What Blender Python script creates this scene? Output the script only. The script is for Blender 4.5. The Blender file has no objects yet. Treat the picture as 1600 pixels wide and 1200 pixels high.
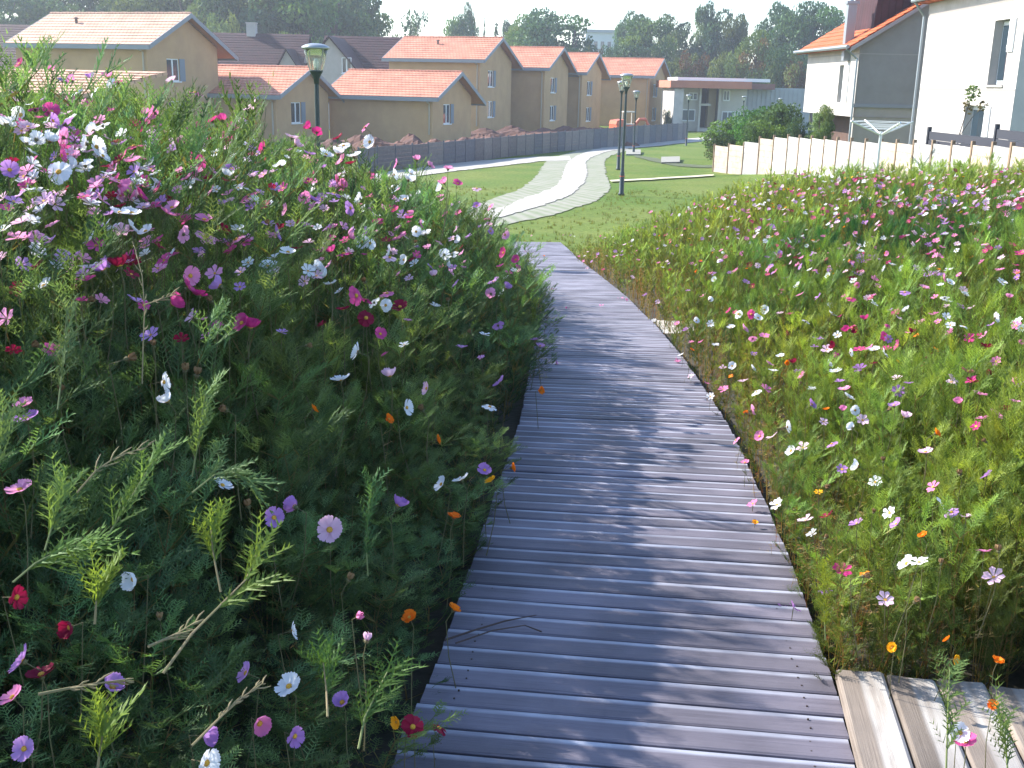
import bpy, math, random
import numpy as np
from mathutils import Vector, Matrix

rnd = random.Random(7)
rs = np.random.RandomState(11)
scene = bpy.context.scene
COL = scene.collection
R = math.radians

# ------------------------------------------------------------------ camera
FPX, PITCH, ROLL = 1700.0, R(15.45), R(1.3)
CAM = Vector((0, 0, 1.7))
F_ = Vector((0, math.cos(PITCH), -math.sin(PITCH)))
R0_, U0_ = Vector((1, 0, 0)), Vector((0, math.sin(PITCH), math.cos(PITCH)))
R_ = math.cos(ROLL) * R0_ + math.sin(ROLL) * U0_
U_ = math.cos(ROLL) * U0_ - math.sin(ROLL) * R0_
cd = bpy.data.cameras.new('camera')
cam = bpy.data.objects.new('camera', cd)
COL.objects.link(cam)
cd.lens = 36.0 * FPX / 1600.0
cd.sensor_width = 36.0
cd.clip_start, cd.clip_end = 0.05, 5000
M = Matrix((R_, U_, -F_)).transposed().to_4x4()
M.translation = CAM
cam.matrix_world = M
scene.camera = cam

# ------------------------------------------------------------------ sky, sun, exposure
SUN_AZ, SUN_EL = R(-64), R(34.5)          # azimuth from +Y, negative to the left
world = bpy.data.worlds.new('World')
scene.world = world
world.use_nodes = True
nt = world.node_tree
sky = nt.nodes.new('ShaderNodeTexSky')
sky.sky_type = 'NISHITA'
sky.sun_disc = False
sky.sun_elevation = SUN_EL
sky.sun_rotation = SUN_AZ
sky.air_density, sky.dust_density, sky.ozone_density = 1.0, .7, 2.6
bg = nt.nodes['Background']
nt.links.new(sky.outputs[0], bg.inputs[0])
bg.inputs[1].default_value = 0.15
sl = bpy.data.lights.new('sun', 'SUN')
sl.energy, sl.angle, sl.color = 4.8, R(0.5), (1.0, 0.94, 0.84)
sun = bpy.data.objects.new('sun', sl)
COL.objects.link(sun)
to_sun = Vector((math.sin(SUN_AZ) * math.cos(SUN_EL), math.cos(SUN_AZ) * math.cos(SUN_EL), math.sin(SUN_EL)))
sun.rotation_euler = to_sun.to_track_quat('Z', 'Y').to_euler()
scene.view_settings.view_transform = 'Standard'
scene.view_settings.look = 'None'
scene.view_settings.exposure = 1.45
scene.view_settings.gamma = 1
scene.cycles.max_bounces = 6
scene.cycles.diffuse_bounces = 3
scene.cycles.transparent_max_bounces = 8

# ------------------------------------------------------------------ helpers
def lerp(a, b, t): return a + (b - a) * t
def smooth(t):
    t = np.clip(t, 0, 1); return t * t * (3 - 2 * t)

BY = [-60, 0, 4, 6.5, 9, 12, 16, 20, 27, 37, 51, 69, 87, 126, 3000]
BZ = [-.1, -.1, -.16, -.33, -.55, -.85, -1.18, -1.5, -1.78, -1.92, -2.1, -2.44, -2.8, -2.9, -3.5]
def base(y): return np.interp(y, BY, BZ)
WY = [-2, 2.5, 2.95, 3.95, 6, 8.5, 11, 13.5, 17, 21, 22.9, 24]
WX = [-.1, .32, .39, .49, .66, .77, .84, .83, .70, .50, .35, .25]
def wcx(y): return np.interp(y, WY, WX)

def ground(x, y):
    x = np.asarray(x, float); y = np.asarray(y, float)
    b = base(y)
    p = np.interp(y, [-60, 0, 6.5, 14, 18, 24, 30], [-.1, -.1, -.14, -.15, -.45, -1.25, -1.82])
    p = np.where(y > 30, b, p)
    w = smooth((x - 1.5) / 3.0)
    g = b + w * (p - b)
    q = np.interp(y, [-60, 14, 18, 22, 26, 40, 50, 60, 70], [-.1, -.15, -.4, -.7, -.85, -1.1, -1.6, -2.25, -2.46])
    q = np.where(y > 70, b, q)
    w2 = smooth((x - 9.3) / 3.0)
    g = g + w2 * (q - g)
    fy = np.interp(y, [-60, 1, 2, 8, 13], [1, 1, 1, 1, 0])
    g = g + smooth((-x - .5) / 2.6) * .34 * fy
    g = g + .012 * np.sin(x * 1.7 + 1) * np.sin(y * 1.3)
    return g
def gz(x, y): return float(ground(x, y))

def canL(x, y):
    e = (wcx(y) - .62) - x
    h = np.interp(e, [-.2, -.1, .05, .3, .8, 1.5, 3], [0, .35, .62, .95, 1.25, 1.42, 1.5])
    h2 = np.interp(e, [-.2, -.1, .05, .3, .8, 1.3, 1.7, 3], [0, .25, .40, .62, 1.05, 1.38, 1.45, 1.5]); k = np.interp(y, [5.2, 7.5], [0, 1]); h = h2 + (h - h2) * k
    h = h * np.interp(y, [.8, 1.6, 2.4, 3.2, 4.4], [.35, .48, .68, .86, 1]) * np.interp(y, [10, 12.5, 15, 16], [1, .9, .6, 0])
    return ground(x, y) + h
def canR(x, y):
    e = x - (wcx(y) + .62)
    h = np.interp(e, [-.1, 0, .12, .5, 1.2, 4, 6.5], [0, .42, .58, .72, .82, .90, 1.02])
    h = h * np.interp(y, [2.85, 2.95, 3.4, 4.5, 13, 18, 21, 22], [0, .85, .95, 1, 1.05, .95, .75, 0])
    h = h * np.interp(y - (20.5 - .45 * np.maximum(x - 1, 0)), [0, 1.5], [1, 0])
    return ground(x, y) + h

def patch(x, y, k=1.0):
    return 1 + k * (.10 * np.sin(x * 5.1 + 1.7 * np.sin(y * 2.3)) * np.sin(y * 4.3 + x) + .07 * np.sin(x * 11.3 + y * 3.1) * np.sin(y * 9.7 - x * 2.2))
def ray(px, py):
    return F_ + (px - 800) / FPX * R_ + (600 - py) / FPX * U_
def at(px, py, Z):
    return CAM + ray(px, py) * Z
def march(px, py, fn, z0=.8, zmax=160):
    d = ray(px, py)
    t = np.exp(np.linspace(math.log(z0), math.log(zmax), 4000))
    x, y, z = d[0] * t, d[1] * t, CAM[2] + d[2] * t
    c = z - fn(x, y)
    k = np.nonzero(c < 0)[0]
    if len(k): i = k[0]; return CAM + d * float(t[i]), float(t[i]), True
    return None, None, False
def onground(px, py):
    p, t, ok = march(px, py, ground, 1.5, 400)
    return p if ok else at(px, py, 200)

_mats = {}
def mat(name, col=(.5, .5, .5), rough=.7, noise=None, nscale=8.0, bump=0.0, bscale=40.0, metal=0.0, spec=None, transl=0.0, coords='Object', detail=6, emit=None):
    if name in _mats: return _mats[name]
    m = bpy.data.materials.new(name); m.use_nodes = True
    n, l = m.node_tree.nodes, m.node_tree.links
    b = n['Principled BSDF']
    b.inputs['Base Color'].default_value = (*col, 1)
    b.inputs['Roughness'].default_value = rough
    b.inputs['Metallic'].default_value = metal
    if spec is not None: b.inputs['Specular IOR Level'].default_value = spec
    tc = n.new('ShaderNodeTexCoord')
    csock = None
    if noise:
        t = n.new('ShaderNodeTexNoise'); t.inputs['Scale'].default_value = nscale; t.inputs['Detail'].default_value = detail
        t.inputs['Roughness'].default_value = .65
        l.new(tc.outputs[coords], t.inputs['Vector'])
        r = n.new('ShaderNodeValToRGB')
        r.color_ramp.elements[0].position, r.color_ramp.elements[1].position = .32, .68
        r.color_ramp.elements[0].color = (*noise, 1); r.color_ramp.elements[1].color = (*col, 1)
        l.new(t.outputs['Fac'], r.inputs[0]); l.new(r.outputs[0], b.inputs['Base Color']); csock = r.outputs[0]
    if bump:
        t2 = n.new('ShaderNodeTexNoise'); t2.inputs['Scale'].default_value = bscale; t2.inputs['Detail'].default_value = 5
        l.new(tc.outputs[coords], t2.inputs['Vector'])
        bp = n.new('ShaderNodeBump'); bp.inputs['Strength'].default_value = bump; bp.inputs['Distance'].default_value = .02
        l.new(t2.outputs['Fac'], bp.inputs['Height']); l.new(bp.outputs[0], b.inputs['Normal'])
    if transl:
        tr = n.new('ShaderNodeBsdfTranslucent'); tr.inputs[0].default_value = (*col, 1)
        if csock: l.new(csock, tr.inputs[0])
        mx = n.new('ShaderNodeMixShader'); mx.inputs[0].default_value = transl
        l.new(b.outputs[0], mx.inputs[1]); l.new(tr.outputs[0], mx.inputs[2])
        l.new(mx.outputs[0], n['Material Output'].inputs[0])
    if emit:
        b.inputs['Emission Color'].default_value = (*col, 1); b.inputs['Emission Strength'].default_value = emit
    _mats[name] = m
    return m

def leafmat(name, transl=.45, tint=(1, 1, 1), objvar=0.0, ts=1.3):
    if name in _mats: return _mats[name]
    m = bpy.data.materials.new(name); m.use_nodes = True
    n, l = m.node_tree.nodes, m.node_tree.links
    n.remove(n['Principled BSDF'])
    at_ = n.new('ShaderNodeAttribute'); at_.attribute_name = 'tone'
    mu = n.new('ShaderNodeMix'); mu.data_type = 'RGBA'; mu.blend_type = 'MULTIPLY'; mu.inputs['Factor'].default_value = 1
    l.new(at_.outputs['Color'], mu.inputs[6]); mu.inputs[7].default_value = (*tint, 1)
    c = mu.outputs[2]
    if objvar:
        oi = n.new('ShaderNodeObjectInfo')
        hs = n.new('ShaderNodeHueSaturation')
        mr = n.new('ShaderNodeMapRange'); mr.inputs[3].default_value = .5 - .035 * objvar; mr.inputs[4].default_value = .5 + .02 * objvar
        mv = n.new('ShaderNodeMapRange'); mv.inputs[3].default_value = 1 - .3 * objvar; mv.inputs[4].default_value = 1 + .3 * objvar
        l.new(oi.outputs['Random'], mr.inputs[0]); l.new(mr.outputs[0], hs.inputs['Hue'])
        l.new(oi.outputs['Random'], mv.inputs[0]); l.new(mv.outputs[0], hs.inputs['Value'])
        l.new(c, hs.inputs['Color']); c = hs.outputs[0]
    d = n.new('ShaderNodeBsdfDiffuse'); t = n.new('ShaderNodeBsdfTranslucent')
    l.new(c, d.inputs[0])
    g2 = n.new('ShaderNodeMix'); g2.data_type = 'RGBA'; g2.blend_type = 'MULTIPLY'; g2.inputs['Factor'].default_value = 1
    l.new(c, g2.inputs[6]); g2.inputs[7].default_value = (1.25 * ts, 1.15 * ts, .5 * ts, 1); l.new(g2.outputs[2], t.inputs[0])
    mx = n.new('ShaderNodeMixShader'); mx.inputs[0].default_value = transl
    l.new(d.outputs[0], mx.inputs[1]); l.new(t.outputs[0], mx.inputs[2])
    gl = n.new('ShaderNodeBsdfGlossy'); gl.inputs['Roughness'].default_value = .5; gl.inputs[0].default_value = (.7, .8, .7, 1)
    m2 = n.new('ShaderNodeMixShader'); m2.inputs[0].default_value = .02
    l.new(mx.outputs[0], m2.inputs[1]); l.new(gl.outputs[0], m2.inputs[2])
    l.new(m2.outputs[0], n['Material Output'].inputs[0])
    _mats[name] = m
    return m

class MB:
    def __init__(s): s.v, s.f, s.m, s.uv = [], [], [], {}
    def quad(s, a, b, c, d, m=0):
        i = len(s.v); s.v += [tuple(a), tuple(b), tuple(c), tuple(d)]; s.f.append((i, i + 1, i + 2, i + 3)); s.m.append(m)
    def poly(s, pts, m=0):
        i = len(s.v); s.v += [tuple(p) for p in pts]; s.f.append(tuple(range(i, i + len(pts)))); s.m.append(m)
    def box(s, x0, x1, y0, y1, z0, z1, m=0, mtx=None):
        i = len(s.v)
        p = [(x0, y0, z0), (x1, y0, z0), (x1, y1, z0), (x0, y1, z0), (x0, y0, z1), (x1, y0, z1), (x1, y1, z1), (x0, y1, z1)]
        if mtx: p = [tuple(mtx @ Vector(q)) for q in p]
        s.v += p
        for f in [(0, 3, 2, 1), (4, 5, 6, 7), (0, 1, 5, 4), (1, 2, 6, 5), (2, 3, 7, 6), (3, 0, 4, 7)]:
            s.f.append(tuple(i + k for k in f)); s.m.append(m)
    def prism(s, prof, axis_pts, m=0):
        # prof: list of points, extruded from offset a to offset b (vectors)
        a, b = Vector(axis_pts[0]), Vector(axis_pts[1]); i = len(s.v); n = len(prof)
        s.v += [tuple(Vector(p) + a) for p in prof] + [tuple(Vector(p) + b) for p in prof]
        s.f.append(tuple(i + k for k in range(n))[::-1]); s.m.append(m)
        s.f.append(tuple(i + n + k for k in range(n))); s.m.append(m)
        for k in range(n):
            k2 = (k + 1) % n; s.f.append((i + k, i + k2, i + n + k2, i + n + k)); s.m.append(m)
    def tube(s, pts, rad, n=6, m=0, cap=True):
        pts = [Vector(p) for p in pts]
        if not hasattr(rad, '__len__'): rad = [rad] * len(pts)
        i0 = len(s.v); u = None
        for k, p in enumerate(pts):
            d = (pts[min(k + 1, len(pts) - 1)] - pts[max(k - 1, 0)])
            d = d.normalized() if d.length > 1e-9 else Vector((0, 0, 1))
            if u is None:
                u = d.orthogonal().normalized()
            else:
                u = (u - d * u.dot(d)); u = u.normalized() if u.length > 1e-6 else d.orthogonal().normalized()
            w = d.cross(u)
            for j in range(n):
                a = 2 * math.pi * j / n
                s.v.append(tuple(p + (u * math.cos(a) + w * math.sin(a)) * rad[k]))
        for k in range(len(pts) - 1):
            for j in range(n):
                a, b = i0 + k * n + j, i0 + k * n + (j + 1) % n
                s.f.append((a, b, b + n, a + n)); s.m.append(m)
        if cap:
            s.f.append(tuple(i0 + j for j in range(n))[::-1]); s.m.append(m)
            e = i0 + (len(pts) - 1) * n
            s.f.append(tuple(e + j for j in range(n))); s.m.append(m)
    def lathe(s, prof, n=16, m=0, c=(0, 0, 0)):
        i0 = len(s.v)
        for r, z in prof:
            for j in range(n):
                a = 2 * math.pi * j / n; s.v.append((c[0] + r * math.cos(a), c[1] + r * math.sin(a), c[2] + z))
        for k in range(len(prof) - 1):
            for j in range(n):
                a, b = i0 + k * n + j, i0 + k * n + (j + 1) % n
                s.f.append((a, b, b + n, a + n)); s.m.append(m)
    def wall(s, o, u, v, W, H, ops, depth, inward, m=0, mr=None):
        """wall rectangle with real openings (u0,u1,v0,v1) and reveals going inward"""
        o, u, v, inward = Vector(o), Vector(u), Vector(v), Vector(inward)
        if mr is None: mr = m
        us = sorted({0, W} | {k for q in ops for k in q[:2]}); vs = sorted({0, H} | {k for q in ops for k in q[2:4]})
        P = lambda a, b, d=0: o + u * a + v * b + inward * d
        for i in range(len(us) - 1):
            for j in range(len(vs) - 1):
                cu, cv = (us[i] + us[i + 1]) / 2, (vs[j] + vs[j + 1]) / 2
                if any(q[0] < cu < q[1] and q[2] < cv < q[3] for q in ops): continue
                s.quad(P(us[i], vs[j]), P(us[i + 1], vs[j]), P(us[i + 1], vs[j + 1]), P(us[i], vs[j + 1]), m)
        for a, b, c, d in ops:
            for p, q in (((a, c), (b, c)), ((b, c), (b, d)), ((b, d), (a, d)), ((a, d), (a, c))):
                s.quad(P(*p), P(*q), P(*q, depth), P(*p, depth), mr)
    def mesh(s, name, mats, smooth_=False):
        me = bpy.data.meshes.new(name)
        me.from_pydata(s.v, [], s.f)
        for m in (mats if isinstance(mats, (list, tuple)) else [mats]): me.materials.append(m)
        if any(s.m): me.polygons.foreach_set('material_index', s.m)
        if smooth_: me.polygons.foreach_set('use_smooth', [True] * len(me.polygons))
        me.update()
        return me
    def build(s, name, mats, parent=None, smooth_=False):
        return link(name, s.mesh(name, mats, smooth_), parent)

def link(name, me, parent=None, loc=None):
    o = bpy.data.objects.new(name, me); COL.objects.link(o)
    if parent: o.parent = parent
    if loc is not None: o.location = loc
    return o
def tag(o, label=None, cat=None, group=None, kind=None):
    if label: o['label'] = label
    if cat: o['category'] = cat
    if group: o['group'] = group
    if kind: o['kind'] = kind
    return o
def empty(name, loc, rz=0, label=None, cat=None, group=None):
    o = bpy.data.objects.new(name, None); COL.objects.link(o); o.empty_display_size = .2
    o.location = loc; o.rotation_euler = (0, 0, rz)
    return tag(o, label, cat, group)
def copy_tree(o, parent=None):
    c = o.copy(); COL.objects.link(c)
    if parent: c.parent = parent
    for ch in list(o.children): copy_tree(ch, c)
    return c

def trimesh(name, co, tone, mats, mi=None):
    """co (n,k,3) separate faces with k corners, tone (n,3) face colours"""
    n, k = co.shape[:2]
    me = bpy.data.meshes.new(name)
    me.vertices.add(n * k); me.vertices.foreach_set('co', co.reshape(-1).astype(np.float32))
    me.loops.add(n * k); me.loops.foreach_set('vertex_index', np.arange(n * k, dtype=np.int32))
    me.polygons.add(n); me.polygons.foreach_set('loop_start', np.arange(0, n * k, k, dtype=np.int32))
    for m in mats: me.materials.append(m)
    if mi is not None: me.polygons.foreach_set('material_index', mi.astype(np.int32))
    a = me.color_attributes.new('tone', 'BYTE_COLOR', 'POINT')
    c = np.ones((n, k, 4), np.float32); c[:, :, :3] = tone[:, None, :]
    a.data.foreach_set('color', c.reshape(-1))
    me.update()
    return me

# ------------------------------------------------------------------ terrain
def grid_sheet(name, xs, ys, m, off=0.0, mask=None):
    X, Y = np.meshgrid(xs, ys); Z = ground(X, Y) + off
    v = np.stack([X, Y, Z], -1).reshape(-1, 3); nx = len(xs); f = []
    for j in range(len(ys) - 1):
        for i in range(nx - 1):
            if mask is None or mask((xs[i] + xs[i + 1]) / 2, (ys[j] + ys[j + 1]) / 2):
                a = j * nx + i; f.append((a, a + 1, a + nx + 1, a + nx))
    me = bpy.data.meshes.new(name); me.from_pydata(v.tolist(), [], f); me.materials.append(m)
    me.polygons.foreach_set('use_smooth', [True] * len(f)); me.update()
    o = link(name, me); o['kind'] = 'structure'; return o

def lawn_mat():
    m = bpy.data.materials.new('lawn_grass'); m.use_nodes = True
    n, l = m.node_tree.nodes, m.node_tree.links; b = n['Principled BSDF']; b.inputs['Roughness'].default_value = .85
    b.inputs['Specular IOR Level'].default_value = .15
    tc = n.new('ShaderNodeTexCoord')
    def noise(s, d=6):
        t = n.new('ShaderNodeTexNoise'); t.inputs['Scale'].default_value = s; t.inputs['Detail'].default_value = d; l.new(tc.outputs['Object'], t.inputs[0]); return t
    def ramp(t, p0, c0, p1, c1):
        r = n.new('ShaderNodeValToRGB'); e = r.color_ramp.elements; e[0].position, e[1].position = p0, p1; e[0].color, e[1].color = (*c0, 1), (*c1, 1); l.new(t.outputs['Fac'], r.inputs[0]); return r
    a = ramp(noise(.35), .35, (.085, .15, .022), .65, (.14, .18, .04))
    c = ramp(noise(9), .3, (.55, .6, .45), .7, (1.25, 1.2, 1.1))
    mx = n.new('ShaderNodeMix'); mx.data_type = 'RGBA'; mx.blend_type = 'MULTIPLY'; mx.inputs['Factor'].default_value = .8
    l.new(a.outputs[0], mx.inputs[6]); l.new(c.outputs[0], mx.inputs[7]); l.new(mx.outputs[2], b.inputs['Base Color'])
    bp = n.new('ShaderNodeBump'); bp.inputs['Strength'].default_value = .6; bp.inputs['Distance'].default_value = .05
    l.new(noise(60).outputs['Fac'], bp.inputs['Height']); l.new(bp.outputs[0], b.inputs['Normal'])
    return m
M_LAWN = lawn_mat()
xs = np.unique(np.concatenate([np.linspace(-1500, -120, 24), np.linspace(-120, -20, 30), np.linspace(-20, 22, 106), np.linspace(22, 120, 30), np.linspace(120, 1500, 24)]))
ys = np.unique(np.concatenate([np.linspace(-60, -4, 12), np.linspace(-4, 32, 110), np.linspace(32, 130, 110), np.linspace(130, 2500, 40)]))
grid_sheet('ground', xs, ys, M_LAWN)
M_SOIL = mat('meadow_earth', (.045, .035, .022), .95, noise=(.02, .022, .012), nscale=5, bump=.6, bscale=25)
grid_sheet('soil', np.linspace(-9, 10.5, 80), np.linspace(-3, 21.5, 100), M_SOIL, .03,
           lambda x, y: (x < wcx(y) + .2 and y < 15) or (x > wcx(y) - .2 and 20.8 - .45 * max(x - 1, 0) > y))

# ------------------------------------------------------------------ paths
def strip(name, L, Rr, m, off, n=60, rag=.035):
    """sheet between two pixel-read edge lines, laid on the terrain"""
    def res(P):
        P = [onground(*p) for p in P]; A = np.array([[p[0], p[1]] for p in P])
        d = np.r_[0, np.cumsum(np.hypot(*np.diff(A, axis=0).T))]; t = np.linspace(0, d[-1], n)
        A = np.stack([np.interp(t, d, A[:, 0]), np.interp(t, d, A[:, 1])], 1)
        for _ in range(6): A[1:-1] = (A[:-2] + 2 * A[1:-1] + A[2:]) / 4
        return A
    A, B = res(L), res(Rr); k = 6; mb = MB(); rows = []; q_ = np.random.RandomState(len(name))
    A = A + q_.normal(size=A.shape) * rag; B = B + q_.normal(size=B.shape) * rag
    for a, b in zip(A, B):
        rows.append([(lerp(a[0], b[0], j / k), lerp(a[1], b[1], j / k)) for j in range(k + 1)])
    me = bpy.data.meshes.new(name)
    v = [(x, y, gz(x, y) + off) for r in rows for x, y in r]
    f = [(i * (k + 1) + j, i * (k + 1) + j + 1, (i + 1) * (k + 1) + j + 1, (i + 1) * (k + 1) + j) for i in range(n - 1) for j in range(k)]
    me.from_pydata(v, [], f); me.materials.append(m)
    uv = me.uv_layers.new(name='UVMap'); dist = np.r_[0, np.cumsum(np.hypot(*np.diff((A + B) / 2, axis=0).T))]
    for p in me.polygons:
        for li in p.loop_indices:
            vi = me.loops[li].vertex_index; uv.data[li].uv = (vi % (k + 1) / k, dist[vi // (k + 1)])
    me.update(); o = link(name, me); o['kind'] = 'structure'; return o

def cobble_mat():
    m = bpy.data.materials.new('cobble_rows'); m.use_nodes = True
    n, l = m.node_tree.nodes, m.node_tree.links; b = n['Principled BSDF']; b.inputs['Roughness'].default_value = .85
    uv = n.new('ShaderNodeUVMap')
    mp = n.new('ShaderNodeMapping'); mp.inputs['Scale'].default_value = (.6, 1, 1); l.new(uv.outputs[0], mp.inputs[0])
    w = n.new('ShaderNodeTexWave'); w.wave_type = 'BANDS'; w.bands_direction = 'Y'; w.inputs['Scale'].default_value = .42; w.inputs['Distortion'].default_value = .5
    w.inputs['Detail'].default_value = 2
    l.new(mp.outputs[0], w.inputs[0])
    t = n.new('ShaderNodeTexNoise'); t.inputs['Scale'].default_value = 1.1; t.inputs['Detail'].default_value = 8; t.inputs['Roughness'].default_value = .75
    tc = n.new('ShaderNodeTexCoord'); l.new(tc.outputs['Object'], t.inputs[0])
    r = n.new('ShaderNodeValToRGB'); r.color_ramp.elements[0].color = (.12, .16, .07, 1); r.color_ramp.elements[1].color = (.24, .235, .19, 1)
    r.color_ramp.elements[0].position, r.color_ramp.elements[1].position = .28, .6
    ad = n.new('ShaderNodeMix'); ad.inputs['Factor'].default_value = .8
    l.new(w.outputs['Fac'], ad.inputs[2]); l.new(t.outputs['Fac'], ad.inputs[3]); l.new(ad.outputs[0], r.inputs[0]); l.new(r.outputs[0], b.inputs['Base Color'])
    bp = n.new('ShaderNodeBump'); bp.inputs['Strength'].default_value = .5; bp.inputs['Distance'].default_value = .04
    l.new(ad.outputs[0], bp.inputs['Height']); l.new(bp.outputs[0], b.inputs['Normal'])
    return m
M_COB = cobble_mat()
M_PATH = mat('pale_gravel', (.42, .40, .385), .95, noise=(.30, .29, .25), nscale=1.6, bump=.4, bscale=50)
strip('path_border', [(715, 335), (767, 312), (812, 297), (837, 277), (848, 260), (856, 250), (900, 236), (940, 228)],
      [(730, 362), (800, 350), (875, 335), (937, 312), (954, 295), (947, 272), (944, 252), (955, 243), (985, 234)], M_COB, .02, 150)
strip('path', [(700, 345), (772, 330), (820, 311), (860, 297), (876, 285), (881, 267), (887, 254), (902, 244), (925, 235), (950, 229), (1000, 224), (1050, 219), (1100, 215), (1150, 211)],
      [(720, 352), (782, 342), (850, 322), (890, 307), (913, 287), (918, 270), (914, 254), (927, 245), (952, 237), (1000, 231), (1050, 226), (1100, 221), (1150, 216)], M_PATH, .04, 240)
strip('path_branch', [(888, 244), (825, 246.5), (750, 251.5), (700, 257), (600, 270), (520, 284)],
      [(893, 251), (850, 252), (775, 261), (700, 269.5), (600, 284), (520, 300)], M_PATH, .03, 150)
strip('kerb', [(952, 284), (1000, 281.5), (1050, 278.5), (1115, 274.5)], [(952, 286), (1000, 283.5), (1050, 280.5), (1115, 276.5)], mat('kerb_stone', (.5, .45, .33), .9), .06, 12)
strip('ditch', [(990, 243), (1020, 246), (1045, 253), (1070, 258), (1115, 259)], [(992, 246), (1015, 252), (1045, 259), (1070, 263), (1115, 263)], mat('ditch_earth', (.05, .055, .025), .95, noise=(.07, .1, .03), nscale=2), .03, 14)
for q in [(978, 238, 1001, 243, 'wide pale concrete slab beside the path lamp'), (1033, 250, 1062, 256, 'pale concrete slab set in the lawn by the ditch')]:
    a, b, c, d = onground(q[0], q[3]), onground(q[2], q[3]), onground(q[2], q[1]), onground(q[0], q[1])
    mb = MB(); zt = max(a[2], b[2], c[2], d[2]) + .09
    mb.prism([(a[0], a[1], 0), (b[0], b[1], 0), (c[0], c[1], 0), (d[0], d[1], 0)], ((0, 0, zt - .3), (0, 0, zt)))
    tag(mb.build('concrete_slab', mat('concrete', (.28, .27, .24), .9, noise=(.2, .2, .17), nscale=6)), q[4], 'slab')

# ------------------------------------------------------------------ boardwalk
def wood_mat(name, c1, c2, worn_sheen, worn_sheen_lo=.70, worn_sheen_hi=.84, rough=.72, stain=.5):
    m = bpy.data.materials.new(name); m.use_nodes = True
    n, l = m.node_tree.nodes, m.node_tree.links; b = n['Principled BSDF']; b.inputs['Roughness'].default_value = rough
    uv = n.new('ShaderNodeUVMap'); sx = n.new('ShaderNodeSeparateXYZ'); l.new(uv.outputs[0], sx.inputs[0])
    mp = n.new('ShaderNodeMapping'); mp.inputs['Scale'].default_value = (2.2, 34, 1); l.new(uv.outputs[0], mp.inputs[0])
    g = n.new('ShaderNodeTexNoise'); g.inputs['Scale'].default_value = 1.6; g.inputs['Detail'].default_value = 8; g.inputs['Roughness'].default_value = .7; l.new(mp.outputs[0], g.inputs[0])
    r = n.new('ShaderNodeValToRGB'); r.color_ramp.elements[0].color = (*c1, 1); r.color_ramp.elements[1].color = (*c2, 1)
    r.color_ramp.elements[0].position, r.color_ramp.elements[1].position = .3, .7
    l.new(g.outputs['Fac'], r.inputs[0])
    # plank to plank variation
    fl = n.new('ShaderNodeMath'); fl.operation = 'FLOOR'; l.new(sx.outputs['Y'], fl.inputs[0])
    wn = n.new('ShaderNodeTexWhiteNoise'); wn.noise_dimensions = '1D'; l.new(fl.outputs[0], wn.inputs['W'])
    hv = n.new('ShaderNodeHueSaturation'); mr = n.new('ShaderNodeMapRange'); mr.inputs[3].default_value = .72; mr.inputs[4].default_value = 1.25
    l.new(wn.outputs['Value'], mr.inputs[0]); l.new(mr.outputs[0], hv.inputs['Value']); l.new(r.outputs[0], hv.inputs['Color'])
    # wear and sky sheen painted as a pale band along one plank edge
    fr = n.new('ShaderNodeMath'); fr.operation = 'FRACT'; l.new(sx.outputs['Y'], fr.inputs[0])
    mr1 = n.new('ShaderNodeMapRange'); mr1.interpolation_type = 'SMOOTHSTEP'; mr1.inputs[1].default_value = worn_sheen_lo; mr1.inputs[2].default_value = worn_sheen_hi; l.new(fr.outputs[0], mr1.inputs[0])
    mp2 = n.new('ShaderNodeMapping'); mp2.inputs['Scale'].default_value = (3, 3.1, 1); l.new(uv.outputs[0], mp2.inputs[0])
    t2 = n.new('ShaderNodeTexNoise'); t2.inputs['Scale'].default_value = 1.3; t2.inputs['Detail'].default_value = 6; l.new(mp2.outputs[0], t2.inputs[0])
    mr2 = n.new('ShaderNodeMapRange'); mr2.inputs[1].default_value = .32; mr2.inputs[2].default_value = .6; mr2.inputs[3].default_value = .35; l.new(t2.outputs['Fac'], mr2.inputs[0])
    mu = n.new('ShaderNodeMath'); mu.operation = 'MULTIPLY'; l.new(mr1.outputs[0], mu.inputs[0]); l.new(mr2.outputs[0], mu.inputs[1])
    mx = n.new('ShaderNodeMix'); mx.data_type = 'RGBA'; l.new(mu.outputs[0], mx.inputs['Factor']); l.new(hv.outputs[0], mx.inputs[6]); mx.inputs[7].default_value = (*worn_sheen, 1)
    # blotchy stains
    tc = n.new('ShaderNodeTexCoord'); t3 = n.new('ShaderNodeTexNoise'); t3.inputs['Scale'].default_value = 2.3; t3.inputs['Detail'].default_value = 7; l.new(tc.outputs['Object'], t3.inputs[0])
    r3 = n.new('ShaderNodeValToRGB'); r3.color_ramp.elements[0].position, r3.color_ramp.elements[1].position = .35, .6
    r3.color_ramp.elements[0].color = (1 - stain, 1 - stain, 1 - stain * .95, 1); r3.color_ramp.elements[1].color = (1.05, 1.05, 1.05, 1); l.new(t3.outputs['Fac'], r3.inputs[0])
    mm = n.new('ShaderNodeMix'); mm.data_type = 'RGBA'; mm.blend_type = 'MULTIPLY'; mm.inputs['Factor'].default_value = .8
    l.new(mx.outputs[2], mm.inputs[6]); l.new(r3.outputs[0], mm.inputs[7]); l.new(mm.outputs[2], b.inputs['Base Color'])
    bp = n.new('ShaderNodeBump'); bp.inputs['Strength'].default_value = .45; bp.inputs['Distance'].default_value = .004
    l.new(g.outputs['Fac'], bp.inputs['Height']); l.new(bp.outputs[0], b.inputs['Normal'])
    return m

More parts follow.
